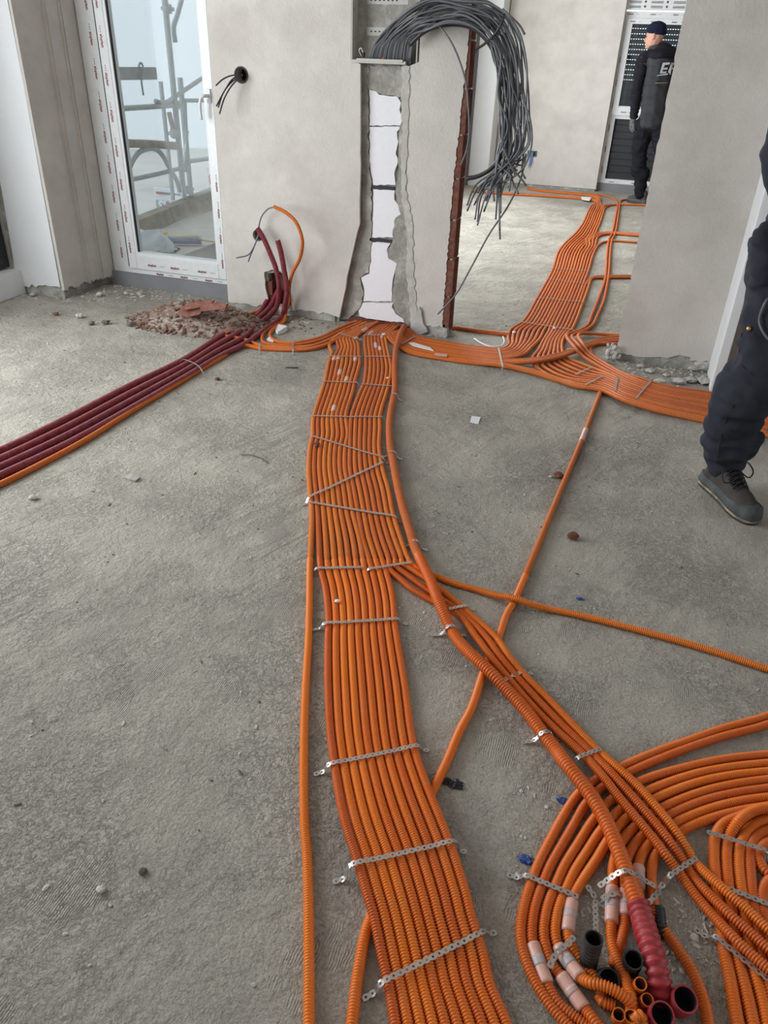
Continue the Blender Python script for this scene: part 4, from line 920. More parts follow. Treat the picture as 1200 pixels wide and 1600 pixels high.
# ================================================================== PERFORATED STRAPS
nail_bm = None
def strap(pts, label, w_=.011, nails=(), tails=(), group='perforated steel straps holding the conduits', world=False):
    """punched fixing strap laid over the conduits: pts (px, py, z of the strap)"""
    P = [Vector(p) for p in pts] if world else [G(*p) for p in pts]
    A, s = smooth_path(P, .003); L_ = s[-1]; cell = .0125; nc = max(2, int(L_/cell)); cell = L_/nc
    T, Sd, U = frames(A)
    def at(u, v, h=0):
        a = np.array([np.interp(u, s, A[:, i]) for i in range(3)]); sd = np.array([np.interp(u, s, Sd[:, i]) for i in range(3)]); up = np.array([np.interp(u, s, U[:, i]) for i in range(3)])
        return tuple(a+sd*v+up*h)
    V = []; F = []
    hw = w_/2
    for c in range(nc):
        u0 = c*cell; uc = u0+cell/2; b = len(V); hr = w_*.21
        O = [(u0, -hw*.66), (u0+cell*.28, -hw), (u0+cell*.72, -hw), (u0+cell, -hw*.66), (u0+cell, hw*.66), (u0+cell*.72, hw), (u0+cell*.28, hw), (u0, hw*.66)]
        H = []
        for u, v in O:
            a = math.atan2(v, u-uc); H.append((uc+hr*math.cos(a), hr*math.sin(a)))
        for h in (.0006, -.0006):
            V += [at(u, v, h) for u, v in O]+[at(u, v, h) for u, v in H]
        for k in range(8):
            k2 = (k+1) % 8
            F.append((b+k, b+k2, b+8+k2, b+8+k)); F.append((b+16+k2, b+16+k, b+24+k, b+24+k2)); F.append((b+8+k, b+8+k2, b+24+k2, b+24+k))
            if k not in (3, 7): F.append((b+k2, b+k, b+16+k, b+16+k2))
    e = empty('perforated_strap', P[0], label, 'strap', group)
    mesh('band', V, F, 'zinc', e)
    for (x, y) in nails:
        c = G(x, y, .004) if not world else Vector((x, y, .004)); bm = bmesh.new()
        bmesh.ops.create_cone(bm, cap_ends=True, segments=8, radius1=.0045, radius2=.0035, depth=.003, matrix=Matrix.Translation(c+Vector((0, 0, .006))))
        bmesh.ops.create_cone(bm, cap_ends=True, segments=6, radius1=.0018, radius2=.0018, depth=.012, matrix=Matrix.Translation(c)); bmobj('nail', bm, 'zinc', e)
    return e
ZT = .0225
def over(a, b, z=ZT, left=True, right=True, mid=None, drop=.016):
    """strap points from picture point a to b on top of a run, dropping to the floor beyond both ends"""
    ax, ay = a; bx, by = b; A_ = G(ax, ay, z); B_ = G(bx, by, z); d = (B_-A_).normalized()
    pts = []
    if left: pts += [tuple(A_-d*.036+Vector((0, 0, .003-z))), tuple(A_-d*.014+Vector((0, 0, .006-z)))]
    pts += [tuple(A_-d*.002)]
    n = 4
    for i in range(1, n): 
        p = A_.lerp(B_, i/n); 
        if mid: p += Vector((0, 0, mid))*math.sin(PI*i/n)
        pts.append(tuple(p+Vector((0, 0, .001))))
    pts += [tuple(B_+d*.002)]
    if right: pts += [tuple(B_+d*.014+Vector((0, 0, .006-z))), tuple(B_+d*.028+Vector((0, 0, .003-z)))]
    return pts
main_straps = [
 ((501-6, 888), (566, 886), ZT, 'steel strap over the left seven conduits where the diagonal run splits off', (1, 0)),
 ((577, 889), (642, 878.5), ZT, 'steel strap over the conduits splitting off to the right', (1, 0)),
 ((507, 974), (622, 967), ZT, 'steel strap across the central run below the split', (1, 1)),
 ((515, 1194), (653, 1165), .0255, 'steel strap across the central run, third from the bottom of the photo', (1, 1)),
 ((549, 1351), (711, 1314), .0445, 'steel strap across the central run, second from the bottom of the photo', (1, 1)),
 ((597, 1535), (757, 1455), .0255, 'nearest steel strap across the central run at the bottom', (1, 1)),
 ((483, 777), (598, 722), ZT, 'slanting steel strap rising to the right over all fifteen conduits', (1, 0)),
 ((482, 784), (617, 807), ZT, 'slanting steel strap falling to the right, lower of the zigzag', (0, 1)),
 ((488, 681), (598, 715), ZT, 'slanting steel strap falling to the right, upper of the zigzag', (0, 1)),
 ((487, 649.5), (544, 651), ZT, 'steel strap over the left eight conduits above the zigzag', (0, 0)),
 ((546, 651), (597, 651), ZT, 'steel strap over the right seven conduits above the zigzag', (0, 0)),
 ((505, 595.5), (558, 598), ZT, 'steel strap over the left eight conduits, second from the wall', (0, 1)),
 ((566, 600), (611, 603), ZT, 'steel strap over the right seven conduits, third from the wall', (0, 0)),
 ((514, 556), (564, 557), ZT, 'steel strap over the left eight conduits, nearest the wall', (0, 0)),
 ((569, 557), (611, 557), ZT, 'steel strap over the right seven conduits, second from the wall', (0, 0)),
 ((567, 523.5), (606, 524), ZT, 'steel strap over the right seven conduits at the foot of the wall', (0, 0)),
 ((703, 951), (729, 946), ZT, 'short steel strap over the three diagonal conduits at the crossing', (0, 1)),
 ((788, 1062), (820, 1048), ZT, 'short steel strap over the three diagonal conduits, second from their crossing', (0, 1)),
 ((904, 1183), (938, 1170), ZT+.006, 'short steel strap over the three diagonal conduits before the loop', (1, 0)),
 ((1048, 1367), (1088, 1341), ZT+.004, 'short steel strap over the three diagonal conduits beyond the loop', (1, 0)),
 ((822, 1368), (902, 1401), ZT, 'steel strap over the five outer conduits of the loop', (1, 0)),
 ((1106, 1300), (1197, 1329), ZT+.012, 'steel strap over the coil at the right edge, uppermost', (0, 1)),
 ((1127, 1384), (1202, 1414), ZT+.001, 'steel strap over the coil at the right edge, middle one', (0, 1)),
 ((1118, 1464), (1204, 1534), ZT+.001, 'steel strap over the coil at the right edge, lowest', (1, 1)),
 ((862, 418.5), (922, 424), ZT, 'thin strap over the doorway run, farthest back', (0, 1)),
 ((854, 435), (919, 443.5), ZT, 'thin strap over the doorway run where two conduits turn off', (0, 0)),
 ((836, 464.5), (913, 472), ZT, 'thin strap over the doorway run, third from the back', (0, 1)),
 ((813, 502.5), (896, 515.5), ZT, 'thin strap over the doorway run before it spreads out', (0, 1)),
 ((779, 544), (785, 573), ZT+.008, 'strap over the band in front of the doorway run', (0, 1)),
 ((627, 538), (648, 525.5), ZT, 'strap over the band close to the wall chase', (0, 0)),
 ((828, 565), (884, 559), ZT, 'strap over the fan of conduits below the crossing', (0, 0)),
 ((899, 585), (924, 574), ZT, 'leftmost strap on the fan left of the walking man', (0, 0)),
 ((915, 601), (941, 588), ZT+.006, 'second strap on the fan left of the walking man', (0, 0)),
 ((965, 589), (961, 611), ZT+.012, 'short upright strap on the band below the hook conduit', (0, 0)),
 ((994, 622), (1017, 595), ZT+.014, 'strap across the band nearest the walking man', (0, 0)),
 ((457.5, 534), (457.5, 546.5), ZT, 'thin strap around the four conduits left of the chase', (0, 1)),
 ((405, 538), (405, 545), ZT, 'thin strap around the conduits near the red pipes', (0, 1)),
 ((528, 520), (566, 531), ZT+.012, 'thin strap over the conduits leaving the chase to the left', (0, 0)),
 ((886, 545), (902, 546), .064, 'small strap over the pair bending into the band', (0, 0)),
]
for a, b, z_, lab, (l_, r_) in main_straps:
    far = a[1] < 700
    strap(over(a, b, z_, l_, r_), lab, .011 if not far else .009, world=True)
# curved strap over red pipes
strap([tuple(G(*p)) for p in ((281, 566, .02), (285, 562, .034), (300, 566, .037), (312, 574, .036), (318, 584, .018))], 'thin strap over the red pipes halfway to the corner', .006, world=True)
strap([tuple(G(*p)) for p in ((421, 484, .03), (426, 482, .045), (436, 487, .05), (441, 495, .03))], 'thin strap over the red pipes at the wall hole', .006, world=True)
# saddles over the single thick conduit
def saddle(px, py, ang, r, z0, label, legs=1):
    c = G(px, py, z0); d = Vector((math.cos(ang), math.sin(ang), 0)); pts = []
    pts += [tuple(c-d*(r+.040)+Vector((0, 0, .004-z0))), tuple(c-d*(r+.014)+Vector((0, 0, .006-z0)))]
    for k in range(7):
        t = PI-k*PI/6; pts.append(tuple(c+d*math.cos(t)*(r+.0016)+Vector((0, 0, math.sin(t)*(r+.0016)))))
    pts += [tuple(c+d*(r+.012)+Vector((0, 0, .006-z0))), tuple(c+d*(r+.026)+Vector((0, 0, .004-z0)))]
    return strap(pts, label, .011, world=True)
saddle(613, 711, .1, .016, .0165, 'short strap looped over the thick conduit beside the zigzag')
saddle(648.5, 851, .1, .016, .0175, 'short strap looped over the thick conduit above the crossing')
saddle(705, 985, .35, .016, .0205, 'short strap looped over the thick conduit below the crossing')
saddle(852, 1151, .45, .016, .0165, 'short strap looped over the thick conduit before the loop')
saddle(616, 620, 0, .016, .0165, 'thin strap looped over the thick conduit near the wall')
strap([(935, 1385, .026), (948, 1376, .034), (962, 1366, .046), (977, 1360, .056), (992, 1366, .050), (1008, 1376, .034), (1024, 1385, .024)], 'bright curved strap over the thick conduit above the red bend')
strap([(940, 1405, .022), (950, 1399, .0245), (966, 1396, .0245), (974, 1399, .02)], 'short strap piece on the pale sleeve left of the thick conduit')
strap([(1009, 1413, .024), (1016, 1408, .026), (1024, 1399, .026), (1031, 1392, .02)], 'short strap piece on the innermost loop conduit right of the thick conduit')
strap([(858, 1512, .024), (866, 1495, .026), (878, 1481, .026), (888, 1474, .026), (897, 1463, .024)], 'loose strap piece lying across the pale sleeves')
strap([(930.5, 1458, .020), (931, 1440, .012), (930, 1420, .008), (931, 1406, .006)], 'bright loose strap piece standing above the black conduit')
strap([(930, 1404, .006), (926, 1396, .010), (920, 1389, .012), (919, 1383, .012)], 'bent end of strap beside the loop conduits')

# ================================================================== CABLES
rng = random.Random(5)
inner = [(640, 100), (646, 70), (668, 46), (700, 36), (735, 40), (762, 62), (774, 100), (779, 150), (780, 210), (776, 255)]
outerp = [(576, 100), (586, 66), (628, 20), (672, -4), (720, -6), (770, 8), (808, 45), (822, 100), (829, 165), (826, 225)]
ends = [(742, 345), (752, 338), (764, 322), (790, 360), (773, 330), (758, 298), (800, 300), (815, 287), (806, 268), (749, 300), (770, 310), (782, 318), (795, 285), (745, 320), (812, 250), (760, 305)]
NC = 34
for i in range(NC):
    t = (i+rng.random()*.8)/NC; dep = 4.07-.09*rng.random(); jit = rng.uniform(-2.5, 2.5)
    pts = []
    for k in range(10):
        tt = min(1, max(0, t+rng.uniform(-.17, .17)*(k > 1)))
        x = lerp(inner[k][0], outerp[k][0], tt); y = lerp(inner[k][1], outerp[k][1], tt)
        if k == 0: Yd = 4.14; x = lerp(575, 641, 1-t) ; y = 102
        elif k == 1: Yd = 4.09; x = lerp(584, 648, 1-t); y = lerp(70, 58, 1-t)
        else: Yd = dep+.02*math.sin(k+i)
        pts.append(PY(x+jit*(k > 2), y, Yd))
    pts[0].z = 1.335
    e = ends[i % len(ends)]; cut = rng.random()
    ex, ey = e[0]+rng.uniform(-13, 11), e[1]+rng.uniform(-26, 16)
    if t > .8: pts.append(PY(lerp(pts and 818, ex, .3), 258, dep))
    pts.append(PY(lerp(782, ex, .7)+rng.uniform(-4, 8), lerp(258, ey, .5), dep-.02)); pts.append(PY(ex, ey, dep-.03+rng.uniform(-.05, .05)))
    o = tube('cable', pts, .0047, 'cable', None, .02, 6)
    tag(o, 'grey cable of the thick bundle arching out of the wall cabinet', 'cable', 'grey cables arching from the cabinet')
def cable(px, lab, r=.0047, m='cable', nm='cable'):
    return tag(tube(nm, [PY(*p) for p in px], r, m, None, .015, 8), lab, 'cable')
cable([(677, 32, 4.02), (690, 45, 3.99), (705, 66, 3.98), (718, 95, 3.98), (728, 130, 3.98), (732, 170, 3.98), (733, 205, 3.98), (729, 235, 3.99), (720, 258, 4.0)], 'single light grey cable drooping in front of the plaster, curling inwards', .0045)
cable([(822, 240, 4.0), (815, 275, 4.0), (795, 320, 4.0), (765, 365, 3.98), (735, 420, 3.96), (712, 460, 3.94), (684, 491, 3.92)], 'longest grey cable hanging down low over the brick wall end')
cable([(815, 150, 3.98), (829, 190, 3.97), (830, 230, 3.97), (818, 262, 3.98), (800, 278, 3.98), (770, 290, 3.99), (748, 300, 4.0)], 'outermost grey cable sweeping back under the bundle')
cable([(787, 232, 3.96), (800, 262, 3.96), (815, 280, 3.97), (822, 290, 3.98)], 'short grey cable tip pointing right towards the outlet wall')
cable([(640, 70, 4.06), (665, 48, 4.04), (700, 38, 4.03), (735, 42, 4.03), (762, 64, 4.03), (778, 100, 4.03), (790, 150, 4.03), (794, 200, 4.03), (785, 240, 4.03), (765, 265, 4.03), (745, 276, 4.03), (728, 279, 4.03)], 'thick black cable along the inner side of the grey bundle', .011, 'cable_dark')
cable([(785, 14, 3.97), (800, 28, 3.96), (812, 40, 3.96), (820, 54, 3.96)], 'grey cable end sticking out at the top right of the bundle', .005)
tie = empty('cable_tie', PY(765, 60, 3.98), 'black hook-and-loop tie holding the grey bundle to the brick wall end', 'tie')
tube('tie_band', [PY(788, 22, 3.93), PY(784, 36, 3.92), PY(772, 55, 3.94), PY(758, 68, 4.0), PY(746, 76, 4.08)], .006, 'cable_dark', tie, .01)
tube('tie_tail', [PY(746, 76, 4.08), PY(742, 82, 4.085)], .004, 'cable_dark', tie, .01)
# cables in the small holes
for j, pp in enumerate([[(377, 117), (362, 118), (348, 124), (337, 134)], [(377, 118), (360, 130), (348, 147), (341, 168)], [(377, 119), (362, 134), (350, 155), (343, 178)], [(377, 118), (364, 123), (352, 140), (338, 166)]]):
    pts = [PY(pp[0][0], pp[0][1], 4.15)]+[PY(x, y, 4.06-.02*k) for k, (x, y) in enumerate(pp[0:1]+pp[1:])]
    tag(tube('cable', pts, .0042, 'cable_dark', None, .01, 6), 'thin dark cable hanging out of the upper round hole by the door', 'cable', 'dark cables in the upper round hole')
rg = w(377, 117)
bm = bmesh.new()
mm = Matrix.Translation((rg[0], WY-.004, rg[1])) @ Matrix.Rotation(PI/2, 4, 'X')
A = np.array([(rg[0]+.036*math.cos(t), WY-.003, rg[1]+.036*math.sin(t)) for t in np.linspace(0, 2*PI, 33)])
tag(sweep('hole_sleeve', A, .004, 6, 'cable_dark', None, None, False), 'black sleeve ring lining the upper round hole by the door', 'sleeve')
bm.free()
for j, pp in enumerate([[(403, 368), (397, 385), (388, 398), (369, 403)], [(404, 368), (396, 388), (391, 400), (388, 409)]]):
    pts = [PY(pp[0][0], pp[0][1], 4.15)]+[PY(x, y, 4.05-.02*k) for k, (x, y) in enumerate(pp)]
    tag(tube('cable', pts, .0042, 'cable', None, .01, 6), f'thin grey cable from the lower round hole, {["bending far left","hanging straight down"][j]}', 'cable')
cable([(428.5, 323.5, 4.03), (418, 327, 4.05), (408, 340, 4.06), (404, 356, 4.06), (403, 367, 4.14)], 'thin grey cable linking the orange arch end to the lower round hole', .0042)

# ---- cabinet in the wall recess
cb_ = empty('distribution_cabinet', (-1.39, 4.15, 1.345), 'open grey-white recessed cabinet above the chase with mounting rails', 'cabinet')
yb = WY+.088
box('back_panel', (BX0+.004, yb, BZ0), (BX1-.004, yb+.004, BZ1), 'cabinet', cb_)
box('side_panel', (BX0, WY-.006, BZ0), (BX0+.006, yb, BZ1), 'cabinet', cb_, .001); box('side_panel', (BX1-.006, WY+.0, BZ0), (BX1, yb, BZ1), 'cabinet', cb_, .001)
box('bottom_tray', (BX0, WY-.008, BZ0-.010), (BX1-.055, WY+.02, BZ0+.004), 'cabinet', cb_, .002)
box('flange', (BX0+.03, WY-.012, BZ0-.002), (BX1-.07, WY-.004, BZ0+.010), 'cabinet', cb_, .001)
box('top_panel', (BX0, WY, BZ1-.006), (BX1, yb, BZ1), 'cabinet', cb_)
for y_ in (49, 0):
    a = PY(573, y_+7, yb-.012); b = PY(630, y_-6, yb-.012)
    r_ = box('mounting_rail', (a.x, yb-.014, a.z), (b.x+.03, yb-.004, b.z), 'zinc_dull', cb_, .002)
    bm = bmesh.new()
    for k in range(7): bm_box(bm, (a.x+.02+k*.022, yb-.0155, (a.z+b.z)/2-.003), (a.x+.028+k*.022, yb-.0138, (a.z+b.z)/2+.003))
    bmobj('rail_slots', bm, 'seal', r_)
p = PY(610, 24, yb-.002)
for rad_, zz in ((.018, 0), (.012, .001)):
    A = np.array([(p.x+rad_*.7*math.cos(t), yb-.002-zz, p.z+rad_*math.sin(t)) for t in np.linspace(0, 2*PI, 25)]); sweep('knockout_ring', A, .0015, 5, 'cabinet', cb_, None, False)
for (x, y) in ((567, 86), (641, 96)):
    p = PY(x, y, WY+.01); box('bracket', (p.x-.006, WY+.0, p.z-.010), (p.x+.008, WY+.02, p.z+.012), 'seal', cb_, .001)
bm = bmesh.new()
for (x, y) in ((553.5, 15), (553.8, 59)): p = PY(x, y, WY-.0065); bm_box(bm, (p.x-.001, WY-.0075, p.z-.008), (p.x+.002, WY-.0055, p.z+.008))
o = bmobj('side_slots', bm, 'seal', cb_); o['kind'] = 'stuff'
tube('wire_loop', [PY(*p) for p in ((565, 88, WY), (561, 78, WY-.01), (564, 75, WY-.01), (567, 82, WY-.01))], .002, 'nylon', cb_, .005)
for x in (581, 598): tag(tube('conduit_end', [PY(x, 97, 4.14), PY(x+2, 88, 4.13)], .010, 'orange', None, .01, 10), f'orange conduit end inside the cabinet bottom, {"left" if x == 581 else "right"} of the two', 'conduit')

# ---- outlet box on the far wall
p = PY(831.5, 240, YF)
ob = empty('outlet_box', (p.x, YF, p.z), 'dark green wall box with a blue tab on the far room wall', 'outlet')
bm = bmesh.new(); bm_box(bm, (p.x-.06, YF-.008, p.z-.033), (p.x+.06, YF+.005, p.z+.033)); bmobj('box_rim', bm, 'green', ob)
box('cavity_shade_plate', (p.x-.04, YF-.0095, p.z-.022), (p.x+.04, YF-.0075, p.z+.022), 'dark', ob)  # flat near-black plate gives the box opening its shade
mesh('blue_tab', [(p.x-.02, YF-.012, p.z+.02), (p.x+.015, YF-.012, p.z+.02), (p.x+.012, YF-.03, p.z-.10), (p.x-.022, YF-.035, p.z-.17)], [(0, 1, 2, 3)], 'blue', ob)

# ================================================================== DEBRIS
def rock(name, c, r, m, label, cat='debris', flat=.6, seed=0, group=None, sharp=False, on=0):
    bm = bmesh.new(); bmesh.ops.create_icosphere(bm, subdivisions=2, radius=r)
    rs = Vector((seed*3.1, seed*1.7, seed*.9))
    for v in bm.verts:
        v.co += Vector(noise.noise_vector(v.co*(1.3/r)+rs))*r*.45; v.co.z *= flat
        if sharp: v.co.x *= 1.3
    zmin = min(v.co.z for v in bm.verts)
    rot = Matrix.Rotation(seed*1.3, 4, 'Z')
    for v in bm.verts: v.co.z -= zmin
    bm.transform(rot); o = bmobj(name, bm, m); o.location = (c.x, c.y, on); return tag(o, label, cat, group)
stones = [
 (872, 746, .019, 'clay', 'small brown crumb beside the bright diagonal conduit'), (895, 842, .019, 'clay_dark', 'dark brown crumb right of the bright diagonal conduit'),
 (494, 697, .014, 'clay', 'reddish crumb resting on the central run near the zigzag straps', .019), (52, 780, .014, 'stone', 'pale elongated mortar crumb near the left edge below the red pipes'),
 (125, 497, .022, 'stone', 'whitish chip on the floor in front of the white pier'), (88, 493, .016, 'clay', 'orange-brown chip near the left low wall'),
 (143, 508, .020, 'stone_dark', 'grey crumb, left one of a pair left of the rubble heap'), (166, 507, .022, 'stone_dark', 'grey crumb, right one of a pair left of the rubble heap'), (203, 510, .020, 'stone_dark', 'grey crumb just left of the rubble heap'),
 (224, 1364, .008, 'stone_dark', 'tiny dark crumb alone in the lower left floor'), (158, 1392, .008, 'stone', 'tiny pale crumb in the lower left floor'), (340, 624-30, .012, 'clay_dark', 'brown crumb under the red pipes'),
 (157, 463, .022, 'stone', 'mortar lump at the foot of the pier reveal'), (52, 463, .02, 'stone', 'mortar lump at the foot of the white pier'), (1066, 1552, .009, 'stone', 'rounded pebble right of the open pipe ends'),
 (1084, 1466, .008, 'stone', 'pale pebble between the innermost loop and the coil'), (220, 462, .022, 'stone', 'mortar crumb below the balcony door frame'), (197, 461, .016, 'stone', 'pale mortar crumb at the left end of the grey sill'),
 (860, 746, .006, 'stone', 'tiny pale crumb beside the diagonal conduit'), (527, 941, .007, 'nylon', 'white crumb lying on the central run above a strap', .019), (556, 530, .012, 'smear', 'plaster crumb lying on the left conduits near the wall', .019),
 (600, 524, .009, 'nylon', 'white chip on the right conduits at the wall foot', .022), (606, 592, .008, 'nylon', 'white chip on the right conduits near the third strap', .019), (803, 521, .011, 'nylon', 'white chip on the doorway run near its bends', .019),
 (866, 514, .009, 'nylon', 'white chip on the doorway run near its front strap', .019)]
for k, s in enumerate(stones):
    on = s[5] if len(s) > 5 else 0
    rock('crumb', G(s[0], s[1], on), s[2], s[3], s[4], seed=k+1, on=on, flat=.6)
def flake(name, pts, th, m, label, cat, z=.002):
    P = [G(x, y, z) for x, y in pts]; n = len(P); V = [tuple(p+Vector((0, 0, th+.35*th*math.sin(i*2.1)))) for i, p in enumerate(P)]+[tuple(p) for p in P]
    F = [tuple(range(n)), tuple(n+i for i in reversed(range(n)))]+[(i, n+i, n+(i+1) % n, (i+1) % n) for i in range(n)]
    o = mesh(name, V, F, m); bm = bmesh.new(); bm.from_mesh(o.data); bmesh.ops.recalc_face_normals(bm, faces=bm.faces[:]); bm.to_mesh(o.data); bm.free(); return tag(o, label, cat)
flake('paper_scrap', [(737, 650), (751, 652), (747, 663), (734, 660)], .001, 'paper', 'small square scrap of white paper on the floor right of the thick conduit', 'scrap')
flake('plaster_flake', [(195, 746), (208, 742), (219, 747), (212, 753), (203, 751)], .006, 'stone', 'thin pale flake on the floor below the red pipes', 'debris')
flake('plastic_strip', [(638, 536), (646, 535.5), (672, 543), (678, 549), (665, 546), (645, 541)], .002, 'nylon', 'white plastic strip lying on the band beside the chase', 'scrap', .022)
flake('tape_piece', [(679, 552), (699, 554), (698, 558), (679, 555.5)], .0015, 'coupler', 'pale pink tape piece on the lower edge of the band', 'scrap', .022)
flake('foam_scrap', [(431, 521), (435, 514), (446, 512), (449, 516), (444, 520), (434, 523)], .022, 'foam', 'white foam offcut lying beside the orange loop near the pipe hole', 'scrap')
flake('foam_scrap', [(417, 533), (421, 530), (428, 532), (427, 535)], .012, 'foam', 'tiny white foam offcut inside the orange loop', 'scrap')
flake('paper_label', [(908, 308), (924, 309), (921, 314), (909, 312)], .004, 'nylon', 'white label lying on the conduits at the back of the far room', 'scrap', .022)
def crumple(name, c, r, m, label, seed, cat='scrap'):
    bm = bmesh.new(); bmesh.ops.create_icosphere(bm, subdivisions=3, radius=r)
    for v in bm.verts: v.co += Vector(noise.noise_vector(v.co*(2.2/r)+Vector((seed, 0, 0))))*r*.9; v.co.z = max(0, v.co.z*.6+r*.15)
    bm.transform(Matrix.Diagonal((1.4, .8, 1, 1))); o = bmobj(name, bm, m); o.location = (c.x, c.y, 0); return tag(o, label, cat)
crumple('plastic_scrap', G(708, 1226), .013, 'black', 'crumpled black plastic scrap right of the central run', 3)
crumple('plastic_scrap', G(881, 1253), .009, 'blue', 'blue plastic scrap just left of the loop, upper one', 5); crumple('plastic_scrap', G(823, 1345), .010, 'blue', 'blue plastic scrap left of the loop strap', 8)
crumple('plastic_scrap', G(906, 936), .007, 'blue', 'tiny blue plastic scrap near the single right conduit', 9)
tag(tube('wire_offcut', [G(377, 711, .004), G(392, 711, .006), (G(408, 716, .005)), G(419, 724, .003)], .0016, 'cable_dark', None, .01, 5), 'short black wire offcut on the floor right of the red pipes', 'wire')
tag(tube('wire_offcut', [G(446, 574, .004), G(466, 574.5, .005)], .003, 'cable_dark', None, .02, 5), 'dark wire offcut on the floor left of the central run', 'wire')
tag(tube('plastic_band', [G(741, 529, .006), G(752, 536, .01), (G(766, 541, .012)), G(782, 541, .012), G(788, 534, .02), G(786, 526, .03)], .004, 'nylon', None, .01, 6), 'curled white plastic band in front of the doorway run', 'band')
MT['rub_clay'] = mat('brown_brick_chips', (.15, .075, .052), .95, var=.4, vscale=50, dust=.5, dustcol=(.33, .26, .2))
# rubble heap by the pipe hole
def scatter(name, n, fn, size, m, label, cat, parent=None, flat=.6, seed=1):
    rr = random.Random(seed); bmb = bmesh.new(); bmesh.ops.create_icosphere(bmb, subdivisions=1, radius=1); bmb.verts.ensure_lookup_table()
    base = [v.co.copy() for v in bmb.verts]; fc_ = [tuple(v.index for v in f.verts) for f in bmb.faces]; bmb.free()
    V = []; F = []
    for i in range(n):
        x, y, z = fn(rr); s = rr.uniform(*size)*(rr.random()**1.5*.8+.35); a = rr.random()*6.28; ca_, sa_ = math.cos(a), math.sin(a); sx, sy, sz = s*rr.uniform(.7, 1.7), s*rr.uniform(.5, 1), s*flat*rr.uniform(.4, 1.1)
        b = len(V); ph = rr.random()*99
        for j, c in enumerate(base):
            q = 1+.35*math.sin(j*2.7+ph); px_, py_, pz_ = c.x*sx*q, c.y*sy*q, c.z*sz*q
            V.append((x+px_*ca_-py_*sa_, y+px_*sa_+py_*ca_, z+max(pz_, -sz*.4)))
        F += [(b+f[0], b+f[1], b+f[2]) for f in fc_]
    o = mesh(name, V, F, m, parent)
    if label: tag(o, label, cat)
    o['kind'] = 'stuff'; return o
hc = G(316, 505); 
heap = bmesh.new(); bmesh.ops.create_grid(heap, x_segments=40, y_segments=30, size=1)
def hh_(x, y): return max(0, 1-(x*x+y*y))**1.2
for v in heap.verts:
    x, y = v.co.x, v.co.y; h = hh_(x, y); 
    v.co = Vector((hc.x+x*.40+y*.06, hc.y+y*.24, h*.12+(noise.noise(Vector((x*9, y*9, 0)))*.02+.008 if h > 0 else -.01)-.006))
tag(bmobj('rubble_mound', heap, mat('rubble_dust', (.21, .13, .10), .95, var=.35, vscale=40, bump=.008, bscale=60, two=(.38, .34, .29), twoscale=18), smooth=True), 'mound of reddish brick dust and rubble by the balcony door', 'rubble', kind='stuff')
def onheap(rr):
    while True:
        x, y = rr.uniform(-1.1, 1.1), rr.uniform(-1.15, 1.1)
        if x*x+y*y < 1.25: break
    return hc.x+x*.40+y*.06, hc.y+y*.24, hh_(x, y)*.12+.004
scatter('brick_rubble', 800, onheap, (.006, .020), 'rub_clay', 'loose red brick chips covering the rubble heap', 'rubble', seed=3)
scatter('mortar_rubble', 600, onheap, (.005, .018), mat('rubble_mortar', (.27, .21, .17), .95, var=.3, vscale=60), 'loose grey mortar chips covering the rubble heap', 'rubble', seed=4)
def shard(pts, zc, th, tilt, label):
    P = [PY(x, y, hc.y-.16) for k, (x, y) in enumerate(pts)]; n = len(P)
    zc = sum(p.z for p in P)/n; V = [(p.x, hc.y-.16+(p.z-zc)*.7*-tilt/1.4, p.z) for p in P]; V += [(x, y+th, z-th*.3) for x, y, z in V]
    F = [tuple(range(n)), tuple(n+i for i in reversed(range(n)))]+[(i, n+i, n+(i+1) % n, (i+1) % n) for i in range(n)]
    return tag(mesh('brick_shard', V, F, 'clay_shard'), label, 'brick shard')
MT['clay_shard'] = mat('red_clay_shard', (.17, .055, .037), .9, var=.15, vscale=20, bump=.001, bscale=80, dust=.3, dustcol=(.45, .32, .27))
shard([(279, 490), (283, 479), (312, 474), (317, 484), (312, 491), (296, 494)], .04, .014, -1.2, 'largest red clay shard on top of the rubble heap')
shard([(313, 478), (334, 474), (352, 476), (352, 482), (335, 484), (316, 485)], .05, .014, -1.6, 'flat red clay shard at the right top of the rubble heap')
shard([(283, 479), (300, 473), (330, 471), (328, 476), (312, 480), (290, 483)], .05, .012, -1.8, 'red clay shard leaning behind the largest one')
shard([(240, 512), (246, 503), (256, 508), (250, 516)], .02, .01, -1.4, 'small red clay shard at the left foot of the rubble heap')
shard([(345, 518), (356, 511), (364, 515), (352, 522)], .02, .01, -1.4, 'small red clay shard at the right foot of the rubble heap')
# loose grit on the floor
def area_fn(x0, y0, x1, y1, z=.001):
    def f(rr): g = G(rr.uniform(x0, x1), rr.uniform(y0, y1), 0); return g.x, g.y, z
    return f
def many(specs, name, size, m, label, seed):
    fs = [area_fn(*s[:4]) for s in specs]; wts = [s[4] for s in specs]
    def f(rr): return rr.choices(fs, wts)[0](rr)
    return scatter(name, sum(wts), f, size, m, label, 'grit', seed=seed, flat=.5)
many([(0, 475, 420, 560, 420), (100, 560, 480, 800, 160), (640, 600, 1080, 900, 130), (715, 380, 800, 520, 150), (720, 310, 860, 420, 120), (0, 800, 470, 1200, 60), (0, 1200, 470, 1600, 18), (700, 900, 1190, 1150, 30), (900, 330, 990, 520, 40)], 'floor_grit', (.0025, .0065), 'stone', 'scattered pale grit over the concrete floor', 11)
many([(0, 475, 420, 620, 160), (100, 560, 480, 900, 60), (640, 560, 1080, 900, 80), (715, 330, 860, 520, 60), (0, 900, 470, 1300, 14)], 'dark_grit', (.0025, .006), 'stone_dark', 'scattered dark grit over the concrete floor', 12)
